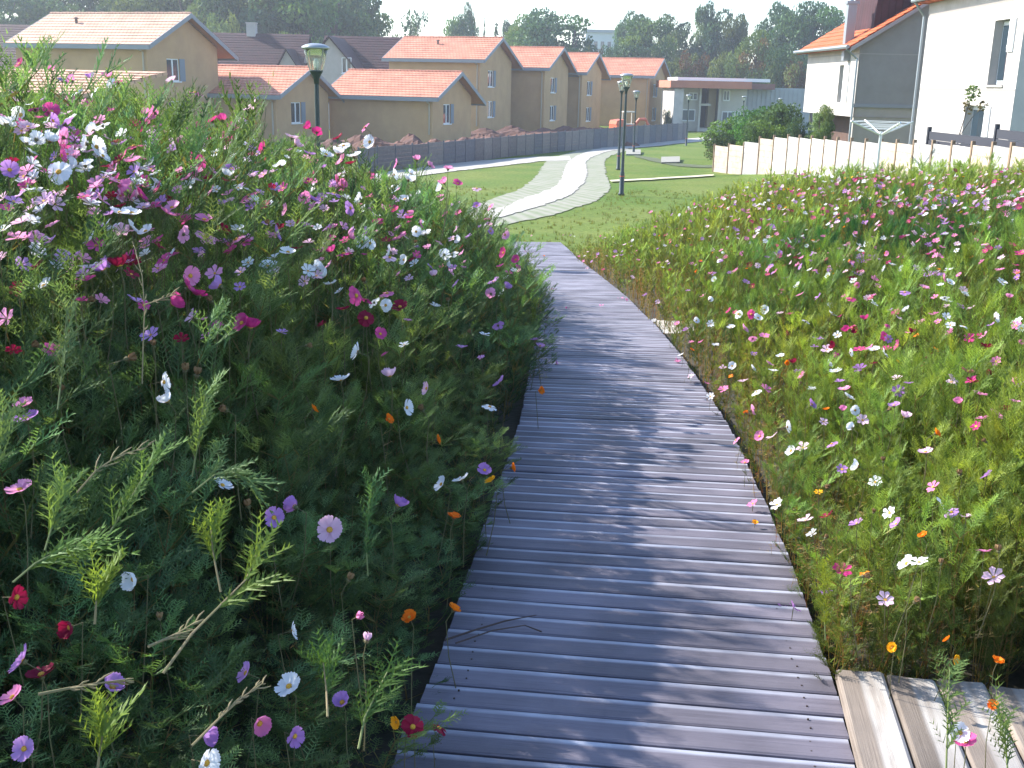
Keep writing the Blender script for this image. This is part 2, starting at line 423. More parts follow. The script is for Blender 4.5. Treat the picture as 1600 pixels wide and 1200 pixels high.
def planks(name, place, n, width, mat_, seed, bev=.0045, th=.03, cup=.002):
    """place(k) -> (p_left, p_right, along) world points of a plank's near long edge, and vector to its far edge"""
    rr = random.Random(seed); V, Fc, UV = [], [], []
    prof = [(0, -th, 0), (0, -bev, .02), (.06, 0, .06), (.5, -cup, .5), (.93, .0015, .93), (1, -bev, .985), (1, -th, 1)]
    for k in range(n):
        a, b, al = place(k); a, b, al = Vector(a), Vector(b), Vector(al)
        j0, j1 = rr.uniform(-.004, .004), rr.uniform(-.004, .004); ax = (b - a).normalized()
        a = a + ax * j0; b = b + ax * j1; dz = rr.uniform(-.003, .003); tilt = rr.uniform(-.003, .003)
        i = len(V); S = 5; np_ = len(prof)
        for s_ in range(S):
            p0 = a.lerp(b, s_ / (S - 1)); ln = (b - a).length
            for (t, z, vv) in prof:
                q = p0 + al * t; V.append((q[0], q[1], q[2] + z + dz + tilt * (t - .5) * 2)); UV.append((s_ / (S - 1) * ln + k * 7.3, k + min(max(vv, .001), .999)))
        for s_ in range(S - 1):
            for t in range(np_ - 1):
                Fc.append((i + s_ * np_ + t, i + s_ * np_ + t + 1, i + (s_ + 1) * np_ + t + 1, i + (s_ + 1) * np_ + t)[::-1])
        Fc.append(tuple(i + t for t in range(np_))[::1]); Fc.append(tuple(i + (S - 1) * np_ + t for t in range(np_))[::-1])
    me = bpy.data.meshes.new(name); me.from_pydata(V, [], Fc); me.materials.append(mat_)
    uv = me.uv_layers.new(name='UVMap'); lv = np.zeros(len(me.loops), np.int32); me.loops.foreach_get('vertex_index', lv)
    uv.data.foreach_set('uv', np.array(UV, np.float32)[lv].reshape(-1)); me.update()
    return me
def btop(y): return float(base(y)) + .10
# stations along the centreline
PITCHW = .118
st = []; y = -.9
while y < 22.8:
    dx = float(wcx(y + .05) - wcx(y - .05)) / .1; L = math.hypot(1, dx); st.append((y, dx / L, 1 / L)); y += PITCHW / L
def place_main(k):
    y, tx, ty = st[k]; cx = float(wcx(y)); w = .61
    # smooth heading
    y2, tx2, ty2 = st[min(k + 8, len(st) - 1)]; y1, tx1, ty1 = st[max(k - 8, 0)]
    cx1, cx2 = float(wcx(y1)), float(wcx(y2)); d = Vector((cx2 - cx1, y2 - y1, 0)).normalized(); nrm = Vector((d[1], -d[0], 0))
    c = Vector((cx, y, btop(y))); al = d * (PITCHW - .0065); al.z = (btop(y + PITCHW) - btop(y))
    return c - nrm * w, c + nrm * w, al
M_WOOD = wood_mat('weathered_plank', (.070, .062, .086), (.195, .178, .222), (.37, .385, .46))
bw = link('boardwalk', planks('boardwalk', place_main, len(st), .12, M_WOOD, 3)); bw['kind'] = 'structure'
M_BEAM = mat('dark_timber', (.05, .042, .035), .9, noise=(.03, .025, .02), nscale=9)
mb = MB()
for s_ in (-.5, .5):
    mb.tube([(float(wcx(y)) + s_, y, btop(y) - .075) for y in np.arange(-.9, 22.8, .5)], .035, 4)
o = mb.build('joist', M_BEAM, bw)
mb = MB(); rr = random.Random(2)
for k, (y, tx, ty) in enumerate(st):
    if y > 3.6: break
    a, b, al = place_main(k); a, b = Vector(a), Vector(b)
    for s_ in (.085, .915):
        for q in (.3, .72):
            p = a.lerp(b, s_) + Vector(al) * q + (b - a) * rr.uniform(-.006, .006); mb.lathe([(.003, -.004), (.003, .0008), (0, .001)], 7, 0, tuple(p))
tag(mb.build('screws', mat('rusty_screw', (.05, .035, .03), .6, metal=.3), bw), kind='stuff')
# side deck, planks running away from the camera
hd = R(8.8)
def place_side(k):
    d = Vector((math.sin(hd), math.cos(hd), 0)); nrm = Vector((d[1], -d[0], 0)); c = Vector((1.012, 2.99, .0)) + nrm * (k * .147) 
    far = c + d * (-.01 - .018 * (k % 2)); near = far - d * 2.6
    return near, far, nrm * -1 * 0 + nrm * .139
def fix(me_fn):
    return me_fn
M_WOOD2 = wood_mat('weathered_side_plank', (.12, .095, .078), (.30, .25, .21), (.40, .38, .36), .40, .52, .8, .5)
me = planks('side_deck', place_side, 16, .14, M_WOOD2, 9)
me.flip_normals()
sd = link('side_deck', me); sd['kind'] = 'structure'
mb = MB()
for yy in (2.75, 1.9, 1.0): mb.box(1.0, 3.5, yy - .04, yy + .04, -.1, -.034)
mb.build('joist', M_BEAM, sd)
# small pale landing further on at the right edge
a = march(1012, 497, lambda x, y: base(y) + .1)[0]
mb = MB(); mtx = Matrix.Translation((a[0] + .13, a[1] - .35, a[2] - .0)) @ Matrix.Rotation(R(-2), 4, 'Z')
for k in range(3): mb.box(-.05 + k * .13, .07 + k * .13, -.75, .25, -.035, 0, 0, mtx)
tag(mb.build('plank_landing', mat('pale_plank', (.5, .47, .42), .7, noise=(.38, .35, .31), nscale=12)), 'short pale wooden landing against the right edge of the boardwalk', 'landing')

# ------------------------------------------------------------------ lamps
M_POLE = mat('dark_green_paint', (.012, .03, .032), .4)
M_GLASS = bpy.data.materials.new('lantern_glass'); M_GLASS.use_nodes = True
gb = M_GLASS.node_tree.nodes['Principled BSDF']; gb.inputs['Transmission Weight'].default_value = .92; gb.inputs['Roughness'].default_value = .08
gb.inputs['Base Color'].default_value = (.88, .9, .8, 1); gb.inputs['IOR'].default_value = 1.15
M_CAP = mat('lamp_cap_grey', (.32, .34, .35), .35, metal=.5)
M_BULB = mat('opal_glass', (.85, .85, .82), .15)
def make_lamp():
    t = empty('street_lamp', (0, 0, 0))
    mb = MB(); mb.lathe([(.0, 0), (.11, 0), (.11, .05), (.085, .08), (.08, .75), (.06, .80), (.045, 1.6), (.040, 3.38)], 14); mb.build('pole', M_POLE, t, True)
    mb = MB(); mb.lathe([(.085, .62), (.085, .66)], 14); mb.build('red_band', mat('red_band_paint', (.4, .06, .03), .5), t)
    mb = MB(); mb.lathe([(.0, 3.36), (.042, 3.36), (.05, 3.45), (.085, 3.52), (.115, 3.56), (.12, 3.585), (0, 3.585)], 16); mb.build('collar', M_POLE, t, True)
    mb = MB(); mb.lathe([(.115, 3.586), (.135, 3.66), (.165, 3.78), (.205, 3.93), (.198, 3.93), (.158, 3.78), (.128, 3.66), (.108, 3.588)], 20); mb.build('lantern_glass', M_GLASS, t, True)
    mb = MB()
    for k in range(4):
        a = R(45 + 90 * k); c, s = math.cos(a), math.sin(a); mb.tube([(c * .122, s * .122, 3.58), (c * .145, s * .145, 3.66), (c * .215, s * .215, 3.94)], .011, 5)
    mb.build('lantern_frame', M_CAP, t)
    mb = MB(); mb.lathe([(.0, 3.925), (.215, 3.925), (.235, 3.94), (.235, 3.965), (.17, 4.0), (.09, 4.02), (0, 4.025)], 22); mb.build('cap', M_CAP, t, True)
    mb = MB(); mb.lathe([(0, 3.59), (.03, 3.6), (.045, 3.66), (.045, 3.72), (.025, 3.77), (0, 3.78)], 12); mb.build('bulb', M_BULB, t, True)
    return t
lamps = [(971, 298, 37.3, 'tall dark street lamp nearest the curve of the path'), (966, 261, 51, 'dark street lamp just behind the one at the path curve'),
         (990, 236, 69, 'street lamp beside the pale slab at the edge of the path'), (1072, 224, 87, 'street lamp before the flat roofed building past the fence end'),
         (496, None, 18.4, 'large street lamp with clear lantern rising behind the left flowers'), (1163, None, 104, 'far lamp head showing above the green bushes, left one'),
         (1220, None, 104, 'far lamp head showing above the green bushes, right one')]
proto = make_lamp()
for i, (px, py, Z, lab) in enumerate(lamps):
    o = proto if i == 0 else copy_tree(proto)
    if py: p = at(px, py, Z); p.z = min(p.z, gz(p.x, p.y) + .02)
    elif i == 4: p = at(493, 68, Z); p.z -= 4.02
    else: p = at(px, 150 if px < 1200 else 153, Z); p.z -= 4.02
    o.location = p
    if i == 3: o.location.z = at(1079, 148, 87).z - 4.0
    if i == 2: o.location.z = at(997, 142, 69).z - 4.0
    tag(o, lab, 'street lamp', 'street lamps along the path')

# ------------------------------------------------------------------ houses
def tile_mat(name, c1, c2, period=.33, spec=.3):
    m = bpy.data.materials.new(name); m.use_nodes = True
    n, l = m.node_tree.nodes, m.node_tree.links; b = n['Principled BSDF']; b.inputs['Roughness'].default_value = .75
    b.inputs['Specular IOR Level'].default_value = spec
    tc = n.new('ShaderNodeTexCoord')
    br = n.new('ShaderNodeTexBrick'); br.inputs['Scale'].default_value = 1; br.inputs['Brick Width'].default_value = .3; br.inputs['Row Height'].default_value = period
    br.inputs['Mortar Size'].default_value = .035; br.inputs['Mortar Smooth'].default_value = .6; br.inputs['Color1'].default_value = (*c1, 1); br.inputs['Color2'].default_value = (*c2, 1)
    br.inputs['Mortar'].default_value = (c1[0] * .55, c1[1] * .5, c1[2] * .5, 1)
    l.new(tc.outputs['Object'], br.inputs['Vector'])
    t = n.new('ShaderNodeTexNoise'); t.inputs['Scale'].default_value = .8; t.inputs['Detail'].default_value = 5; l.new(tc.outputs['Object'], t.inputs[0])
    mr = n.new('ShaderNodeMapRange'); mr.inputs[1].default_value = .3; mr.inputs[2].default_value = .7; mr.inputs[3].default_value = .80; mr.inputs[4].default_value = 1.16; l.new(t.outputs['Fac'], mr.inputs[0])
    hs = n.new('ShaderNodeHueSaturation'); l.new(mr.outputs[0], hs.inputs['Value']); l.new(br.outputs['Color'], hs.inputs['Color']); l.new(hs.outputs[0], b.inputs['Base Color'])
    bp = n.new('ShaderNodeBump'); bp.inputs['Distance'].default_value = .03; bp.inputs['Strength'].default_value = .4; bp.invert = True
    l.new(br.outputs['Fac'], bp.inputs['Height']); l.new(bp.outputs[0], b.inputs['Normal'])
    return m
M_TILE_PALE = tile_mat('pale_orange_tile', (.60, .38, .27), (.53, .33, .235))
M_TILE = tile_mat('orange_tile', (.60, .26, .17), (.53, .22, .14))
M_TILE_DK = tile_mat('dark_red_tile', (.05, .014, .02), (.035, .012, .02), .35)
M_TILE_BR = tile_mat('bright_orange_tile', (.55, .13, .045), (.46, .10, .035))
M_OCHRE = mat('ochre_render', (.50, .315, .16), .9, noise=(.42, .26, .135), nscale=.7, bump=.2, bscale=30)
M_FASC = mat('grey_blue_fascia', (.22, .24, .27), .6)
M_SOFF = mat('orange_soffit', (.42, .17, .06), .7)
M_WHITEF = mat('white_frame', (.75, .77, .78), .5)
M_PANE = mat('dark_glass', (.02, .035, .05), .06, spec=.8)
M_SHUT = mat('grey_blue_shutter', (.16, .2, .25), .6)
M_PIPE = mat('pale_pipe', (.4, .34, .26), .5)

def window(parent, c, w, h, nrm, shutter=True, fm=None):
    """window set into an opening: c = centre on the wall face, nrm = '+x' or '-x' or '-y'"""
    s = {'+x': (0, 1), '-x': (0, -1), '-y': (-1, 0)}[nrm]
    ang = {'+x': R(90), '-x': R(-90), '-y': 0}[nrm]
    mt = Matrix.Translation(c) @ Matrix.Rotation(ang, 4, 'Z')   # local: x along wall, -y outward
    mb = MB(); f = .07
    mb.box(-w / 2, w / 2, .06, .12, -h / 2, -h / 2 + f, 0, mt); mb.box(-w / 2, w / 2, .06, .12, h / 2 - f, h / 2, 0, mt)
    mb.box(-w / 2, -w / 2 + f, .06, .12, -h / 2 + f, h / 2 - f, 0, mt); mb.box(w / 2 - f, w / 2, .06, .12, -h / 2 + f, h / 2 - f, 0, mt)
    mb.box(-.06, .06, .055, .125, -h / 2 + f, h / 2 - f, 0, mt)
    wn = mb.build('window', fm or M_WHITEF, parent)
    mb = MB(); mb.box(-w / 2 + f, w / 2 - f, .085, .1, -h / 2 + f, h / 2 - f, 0, mt); mb.build('pane', M_PANE, wn)
    mb = MB(); mb.box(-w / 2 - .08, w / 2 + .08, -.1, .05, -h / 2 - .07, -h / 2 - .003, 0, mt); mb.build('sill', M_WHITEF, wn)
    if shutter:
        mb = MB(); mb.box(w / 2 + .02, w / 2 + .02 + w * .42, -.05, -.006, -h / 2, h / 2, 0, mt)
        for k in range(3): mb.box(w / 2 + .05, w / 2 - .01 + w * .42, -.07, -.05, -h / 2 + .15 + k * h * .36, -h / 2 + .23 + k * h * .36, 0, mt)
        mb.build('shutter', M_SHUT, parent)
    return wn

def tile_slope(name, parent, x0, x1, y0, z0, y1, z1, th, m, under=None):
    """roof slope as own object whose local xy plane lies in the slope (so tile rows run level)"""
    L = math.hypot(y1 - y0, z1 - z0); ang = math.atan2(z1 - z0, y1 - y0)
    mb = MB(); W = x1 - x0
    nseg = max(3, int(L / .42)); i = 0
    # stepped courses
    for k in range(nseg):
        a, b = L * k / nseg, L * (k + 1) / nseg
        mb.quad((0, a, .03), (W, a, .03), (W, b, 0), (0, b, 0)); mb.quad((0, a, 0), (W, a, 0), (W, a, .03), (0, a, .03))
    mb.quad((0, 0, -th), (0, L, -th), (W, L, -th), (W, 0, -th)); mb.quad((0, 0, -th), (W, 0, -th), (W, 0, 0), (0, 0, 0))
    mb.quad((0, 0, -th), (0, 0, 0), (0, L, 0), (0, L, -th)); mb.quad((W, 0, -th), (W, L, -th), (W, L, 0), (W, 0, 0))
    o = mb.build(name, m, parent); o.location = (x0, y0, z0); o.rotation_euler = (ang, 0, 0); return o

def house(px, Z, W, D, he, rise, gd, label, storeys=2, tile=None, rz=-20, wall=M_OCHRE, yr=4.0, yb=None, wy=2.6, vent=0.3, ovl=.45, ovr=.65, group='ochre houses in the new row'):
    p = at(px, 190, Z); t = empty('house', (p[0], p[1], gd), R(rz), label, 'house', group); tile = tile or M_TILE
    zb = -1.5; fo, bo = .5, 1.5
    yb = D + bo; slf = rise / (yr + 0.0); slb = rise * 1.38 / (yb - yr)
    zr = he + rise
    def ztop(y): return zr - slf * (yr - y) if y < yr else zr - slb * (y - yr)
    mb = MB(); th = .2
    ops = []
    for s in range(storeys):
        zc = 1.45 + 2.7 * s; ops.append((wy - .65, wy + .65, zc - .72 - zb, zc + .72 - zb))
    mb.wall((0, 0, zb), (0, 1, 0), (0, 0, 1), D, he - .25 - zb, ops, .14, (-1, 0, 0))
    mb.poly([(0, 0, he - .25), (0, D, he - .25), (0, D, max(ztop(D) - .2, he - .249)), (0, yr, zr - .2), (0, 0, ztop(0) - .2)])
    if ztop(D) - .2 < he - .25: pass
    mb.quad((-W, 0, zb), (0, 0, zb), (0, 0, ztop(0) - .2), (-W, 0, ztop(0) - .2))
    mb.quad((0, D, zb), (-W, D, zb), (-W, D, he - .25), (0, D, he - .25))
    mb.quad((-W, D, zb), (-W, 0, zb), (-W, 0, he - .25), (-W, D, he - .25)); mb.poly([(-W, D, he - .25), (-W, 0, he - .25), (-W, 0, ztop(0) - .2), (-W, yr, zr - .2), (-W, D, max(ztop(D) - .2, he - .249))])
    mb.build('wall', wall, t)
    x0, x1 = -W - ovl, ovr
    tile_slope('roof', t, x0, x1, -fo, ztop(-fo) + .03, yr, zr + .03, .06, tile)
    # back slope
    mb = MB(); L = math.hypot(yb - yr, zr - ztop(yb)); mb.box(x0, x1, 0, L, -.06, 0)
    o = mb.build('roof', tile, t); o.location = (0, yr, zr + .03); o.rotation_euler = (-math.atan(slb), 0, 0)
    # soffit boards under the overhangs
    mb = MB()
    for a, b in ((-fo + .03, yr), (yr, yb - .03)):
        for (xa, xb) in ((x0 + .03, -W - .01), (.01, x1 - .03)):
            za, zb_ = ztop(a) - .10, ztop(b) - .10
            mb.quad((xa, a, za), (xa, b, zb_), (xb, b, zb_), (xb, a, za))
    za, zb_ = ztop(D + .01) - .10, ztop(yb - .03) - .10
    mb.quad((-W, D + .01, za), (-W, yb - .03, zb_), (0, yb - .03, zb_), (0, D + .01, za)); za, zb_ = ztop(-fo + .03) - .1, ztop(0) - .1
    mb.quad((-W, -fo + .03, za), (-W, 0, zb_), (0, 0, zb_), (0, -fo + .03, za))
    mb.build('soffit', M_SOFF, t)
    # fascia and barge boards
    mb = MB(); z = ztop(-fo); mb.box(x0, x1, -fo - .12, -fo - .01, z - .26, z + .02)
    for xx in (x0, x1):
        for a, b in ((-fo, yr), (yr, yb)):
            za, zb_ = ztop(a), ztop(b)
            mb.prism([(0, a, za - .24), (0, b, zb_ - .24), (0, b, zb_ + .06), (0, a, za + .06)], ((xx - .02, 0, 0), (xx + .03, 0, 0)))
    z = ztop(yb); mb.box(x0, x1, yb + .01, yb + .12, z - .22, z + .02)
    mb.build('fascia', M_FASC, t)
    mb = MB(); mb.tube([(x0 + (x1 - x0) * k / 24, yr, zr + .03 + .018 * (k % 2)) for k in range(25)], .1, 7); mb.build('ridge_cap', tile, t)
    mb = MB(); mb.tube([(-.25, -fo - .05, ztop(-fo) - .25), (-.25, -.07, ztop(0) - .65), (-.25, -.07, 0)], .06, 6); mb.build('downpipe', M_PIPE, t)
    for s in range(storeys):
        window(t, (0, wy, 1.45 + 2.7 * s), 1.3, 1.44, '+x')
    if vent:
        yy = yr * .62; mb = MB(); xx = x0 + (x1 - x0) * vent; z = ztop(yy)
        mb.tube([(xx, yy, z - .05), (xx, yy, z + .32)], .09, 7); mb.lathe([(0, .46), (.16, .38), (.16, .34), (0, .32)], 8, 0, (xx, yy, z)); mb.build('roof_vent', mat('dark_vent', (.08, .05, .04), .7), t)
    return t
house(236, 70.5, 10.6, 7.6, 5.85, 1.9, -2.1, 'large ochre two storey house with pale orange roof, leftmost in row', 2, M_TILE_PALE, vent=.3)
house(432, 75, 7.5, 7.2, 2.85, 1.7, -2.1, 'low ochre house half hidden behind the large lamp', 1, M_TILE, vent=0)
house(676, 80, 8.6, 7.4, 2.85, 1.65, -2.1, 'single storey ochre house with wide orange roof and one window', 1, M_TILE, vent=0)
house(749, 98, 9.0, 8.0, 5.95, 1.8, -2.1, 'two storey ochre house with roof ladder behind the single storey one', 2, M_TILE, vent=.42)
house(849, 107, 10, 7.6, 5.95, 1.8, -2.55, 'second two storey ochre house counting from the middle of the row', 2, M_TILE, vent=0)
house(907, 115, 10, 7.4, 5.95, 1.8, -2.8, 'narrow looking ochre house between two taller neighbours in the row', 2, M_TILE, vent=0)
house(1012, 126, 8.5, 7.6, 5.95, 1.75, -2.9, 'ochre house at the far right end of the row, behind the lamps', 2, M_TILE, vent=0)
# roof hook on the fourth house is a small ladder bracket
# very near-left low roof behind flowers
p = at(-90, 150, 30)
t = empty('shed', (p[0], p[1], -1.7), R(-18), 'low pale roofed shed peeping over the flowers at the left edge', 'shed')
mb = MB(); mb.box(0, 4.6, 0, 3.2, 0, 2.75); mb.build('wall', M_OCHRE, t)
tile_slope('roof', t, -.4, 4.9, -.4, 2.85, 3.4, 3.5, .08, M_TILE_PALE)

# dark red roofed houses behind
M_GREYW = mat('pale_grey_render', (.42, .39, .37), .9, noise=(.35, .33, .31), nscale=2)
def dark_house(pxl, pxr, pyr, pye, Z, depth, label, gable=None, rz=0):
    """long roof seen side-on: ridge at pyr, eave at pye"""
    a, b = at(pxl, pyr, Z), at(pxr, pyr, Z); zr = (a.z + b.z) / 2; ze = at((pxl + pxr) / 2, pye, Z - depth / 2).z; W = b.x - a.x
    g = -2.6; t = empty('red_roofed_house', (a.x, a.y, g), R(rz), label, 'house', 'dark roofed houses behind the row'); zr -= g; ze -= g
    mb = MB(); h = depth / 2
    mb.box(0, W, -h + .3, h - .3, -1, ze)
    mb.poly([(0, -h + .3, ze), (0, 0, zr - .2), (0, h - .3, ze)][::-1]); mb.poly([(W, -h + .3, ze), (W, h - .3, ze), (W, 0, zr - .2)])
    mb.build('wall', M_GREYW, t)
    tile_slope('roof', t, -.3, W + .3, -h, ze - .05, 0, zr, .12, M_TILE_DK)
    mb = MB(); L = math.hypot(h, zr - ze + .05); mb.box(-.3, W + .3, 0, L, -.12, 0); o = mb.build('roof', M_TILE_DK, t); o.location = (0, 0, zr); o.rotation_euler = (-math.atan2(zr - ze + .05, h), 0, 0)
    return t, W, zr, ze, h
def gable_house(pxp, pyp, pxl, pxr, pye, Z, depth, label, win=None, rz=0):
    """gable end towards the camera"""
    pk = at(pxp, pyp, Z); l_, r_ = at(pxl, pye, Z), at(pxr, pye, Z); g = -2.6
    t = empty('gabled_house', (pk.x, pk.y, g), R(rz), label, 'house', 'dark roofed houses behind the row')
    zr, ze = pk.z - g, (l_.z + r_.z) / 2 - g; hl, hr = pk.x - l_.x, r_.x - pk.x
    mb = MB(); mb.poly([(-hl, 0, -1), (hr, 0, -1), (hr, 0, ze), (0, 0, zr - .1), (-hl, 0, ze)])
    mb.quad((hr, 0, -1), (hr, depth, -1), (hr, depth, ze), (hr, 0, ze)); mb.quad((-hl, depth, -1), (-hl, 0, -1), (-hl, 0, ze), (-hl, depth, ze)); mb.poly([(-hl, depth, ze), (0, depth, zr - .1), (hr, depth, ze), (hr, depth, -1), (-hl, depth, -1)])
    mb.build('wall', M_GREYW, t)
    for s, hh in ((-1, hl), (1, hr)):
        mb = MB(); mb.prism([(0, 0, zr), (s * (hh + .35), 0, ze - .35 * (zr - ze) / hh), (s * (hh + .35), 0, ze + .16 - .35 * (zr - ze) / hh), (0, 0, zr + .16)], ((0, -.35, 0), (0, depth + .35, 0))); mb.build('roof', M_TILE_DK, t)
    if win:
        p = at(*win, Z); window(t, (p.x - pk.x, -.13, p.z - g), .9, 1.4, '-y', False)
    return t
dark_house(-60, 78, 38, 108, 108, 13, 'very dark long roof at the left edge behind the leftmost house')
t, W, zr, ze, h = dark_house(305, 480, 52, 118, 112, 12, 'dark red long roof with pale chimney behind the leftmost house')
ch = at(394, 42, 112) - Vector(t.location); mb = MB(); mb.box(ch.x - .45, ch.x + .45, -.5, .5, zr - .8, ch.z + .3); mb.box(ch.x - .5, ch.x + .5, -.55, .55, ch.z + .3, ch.z + .42); mb.build('chimney', M_GREYW, t)
gable_house(447, 78, 420, 478, 128, 106, 8, 'small pale gable poking out of the dark red roofs left of the lamp')
gable_house(514, 58, 462, 566, 122, 100, 9, 'tall pale gable with a narrow window right of the large lamp', (540, 102))
dark_house(512, 640, 57, 125, 110, 12, 'dark red roof between the tall pale gable and the orange roof')

# ------------------------------------------------------------------ grey panel fence on the left
M_FENCE = mat('grey_weathered_board', (.17, .15, .16), .85, noise=(.11, .10, .105), nscale=7, bump=.3, bscale=30)
def panel_fence(P, label, name, m, post_m, h, step=1.5, post_w=.07, groupless=True, slats=6, post_up=.06, hs=None, mvar=None):
    t = empty(name, P[0], 0, label, 'fence'); o0 = Vector(P[0]); rr = random.Random(5)
    cum = [0]
    for a, b in zip(P, P[1:]): cum.append(cum[-1] + (Vector(b) - Vector(a)).to_2d().length)
    n = int(cum[-1] / step); pts = []
    for k in range(n + 1):
        d = k * step; i = max(j for j in range(len(cum)) if cum[j] <= d + 1e-6); i = min(i, len(P) - 2)
        pts.append(Vector(P[i]).lerp(Vector(P[i + 1]), (d - cum[i]) / (cum[i + 1] - cum[i])) - o0)
    for k in range(n):
        a, b = pts[k], pts[k + 1]; z = (a.z + b.z) / 2 + rr.uniform(-.02, .02)
        d = (b - a).to_2d().normalized(); mt = Matrix.Translation((a.x, a.y, z)) @ Matrix.Rotation(math.atan2(d[1], d[0]), 4, 'Z')
        L = (b - a).to_2d().length; mb = MB(); hh = h / slats
        for s in range(slats):
            mb.box(post_w / 2, L - post_w / 2, -.018 + rr.uniform(-.004, .004), .018, s * hh - (.5 if s == 0 else 0), (s + 1) * hh - .008, 0, mt)
        mb.build('panel', (mvar[rr.randrange(len(mvar))] if mvar else m), t)
    for k in range(n + 1):
        p = pts[k]; mb = MB(); mb.box(p.x - post_w / 2, p.x + post_w / 2, p.y - post_w / 2, p.y + post_w / 2, p.z - .6, p.z + h + post_up); mb.build('post', post_m, t)
    return t
fp = []
for px, py, Z in [(560, 232, 45), (700, 221, 52), (800, 212, 62), (900, 204, 73), (1000, 196, 86), (1079, 192, 98)]:
    p = at(px, py, Z); fp.append((p.x, p.y, p.z - 1.05))
M_F2 = mat('grey_board_bluish', (.14, .14, .165), .85, noise=(.10, .10, .12), nscale=7); M_F3 = mat('grey_board_pale', (.21, .19, .19), .85, noise=(.15, .14, .14), nscale=7)
panel_fence(fp, 'long low grey panel fence running behind the lawn below the orange roofs', 'panel_fence', M_FENCE, M_F2, 1.05, 1.5, mvar=[M_FENCE, M_F2, M_F3])
# ------------------------------------------------------------------ pale fence on the right
M_PB = [mat('pale_board_' + n_, c, .8, noise=tuple(q * .55 for q in c), nscale=3.5, bump=.3, bscale=25) for n_, c in (('warm', (.52, .43, .34)), ('grey', (.42, .41, .40)), ('white', (.60, .57, .53)))]
fp = []
for px, py, Z in [(1117, 229, 51), (1176, 226, 47.6), (1180, 218, 47.4), (1228, 214, 44.5), (1290, 218, 40), (1352, 222, 36), (1405, 224, 33), (1476, 226, 29.6), (1545, 229, 26.6), (1640, 233, 22.5), (1800, 238, 19)]:
    p = at(px, py, Z); fp.append((p.x, p.y, p.z - 1.25))
panel_fence(fp, 'pale sunlit wooden panel fence stepping down behind the right flowers', 'plank_fence', M_PB[2], mat('brown_post', (.22, .15, .1), .8), 1.25, 1.42, mvar=M_PB, slats=5, post_w=.09, post_up=.12)

# ------------------------------------------------------------------ buildings on the right
M_WR = mat('white_render', (.52, .485, .46), .9, noise=(.41, .385, .365), nscale=1.1, bump=.15, bscale=40)
M_SHADEDR = mat('shaded_grey_render', (.26, .255, .25), .9, noise=(.22, .215, .21), nscale=1.4, bump=.15, bscale=30)  # darker render for the gable, its shade put into the colour
M_BAND = mat('band_joint', (.25, .23, .22), .8)
def zpx(px, py, Z): return at(px, py, Z).z
# near white block: left wall along +Y at x ~15
p0, p1 = at(1437, 140, 40.6), at(1586, 143, 32.2)
d = (p0 - p1).to_2d(); Lw = d.length; rzw = math.atan2(d[1], d[0]) - R(90)
t = empty('white_house', (p1.x, p1.y, -1.1), rzw, 'tall white rendered house at the right edge of the picture', 'house')
H = zpx(1437, 8, 40.6) + 1.1
zA = zpx(1437, 139, 40.6) + 1.1; zB = zpx(1447, 26, 40.6) + 1.1
def ypx(px):   # distance along the left wall for a pixel column
    dd = ray(px, 140); s = None
    A = p1.to_2d(); u = d.normalized(); r2 = Vector((dd[0], dd[1])); det = r2[0] * -u[1] + r2[1] * u[0]
    k = (A[0] * -u[1] + A[1] * u[0]) / det; q = r2 * k; return (q - A).dot(u)
y1a, y1b = ypx(1566), ypx(1541); y2a, y2b = ypx(1545), ypx(1512)
Zw = 34.0
w1 = (y1a, y1b, zpx(1550, 133, Zw) + 1.1, zpx(1555, 33, Zw) + 1.1); w2 = (y2a, y2b, .3, zpx(1530, 165, 35) + 1.1)
mb = MB(); mb.wall((0, 0, -.8), (0, 1, 0), (0, 0, 1), Lw, H + .8, [(w1[0], w1[1], w1[2] + .8, w1[3] + .8), (w2[0], w2[1], w2[2] + .8, w2[3] + .8)], .3, (1, 0, 0))
mb.quad((9, 0, -.8), (9, 0, H), (0, 0, H), (0, 0, -.8)); mb.quad((0, Lw, -.8), (0, Lw, H), (9, Lw, H), (9, Lw, -.8))
mb.quad((9, 0, -.8), (9, Lw, -.8), (9, Lw, H), (9, 0, H))
mb.build('wall', M_WR, t)
for z in (zA, zB):
    mb = MB(); mb.box(-.006, 0.0, .02, Lw - .02, z - .035, z + .035); mb.build('joint_line', M_BAND, t)
mb = MB(); mb.box(-.45, 9.4, -.3, Lw + .35, H, H + .22); mb.prism([(-.45, 0, H + .221), (9.4, 0, H + .221), (4.5, 0, H + 3.6)], ((0, -.3, 0), (0, Lw + .35, 0))); mb.build('roof', M_TILE_BR, t)
mb = MB(); mb.tube([(-.52, -.3, H + .1), (-.52, Lw + .35, H + .1)], .075, 8); mb.tube([(-.5, Lw + .1, H + .05), (-.12, Lw + .08, H - .45), (-.1, Lw + .08, -.5)], .05, 8); mb.build('gutter', mat('zinc', (.3, .33, .36), .4, metal=.6), t)
for (a, b, c, e) in (w1, w2):
    mb = MB(); mb.box(.26, .31, a + .02, b - .02, c + .02, e - .02); wn = mb.build('window', M_WHITEF, t)
    mb = MB(); mb.box(.235, .258, a + .12, b - .12, c + .15, e - .15); mb.build('pane', M_PANE, wn)
    mb = MB(); mb.box(-.06, .28, a - .05, b + .05, c - .06, c + .0); mb.build('sill', M_WR, wn)
    mb = MB(); hh = (e - c)
    mb.box(-.05, -.008, a - .42, a - .02, c + hh * .5, e); mb.box(-.075, -.05, a - .38, a - .06, c + hh * .55, c + hh * .6); mb.box(-.075, -.05, a - .38, a - .06, e - hh * .1, e - hh * .05); mb.build('shutter', M_WHITEF, t)

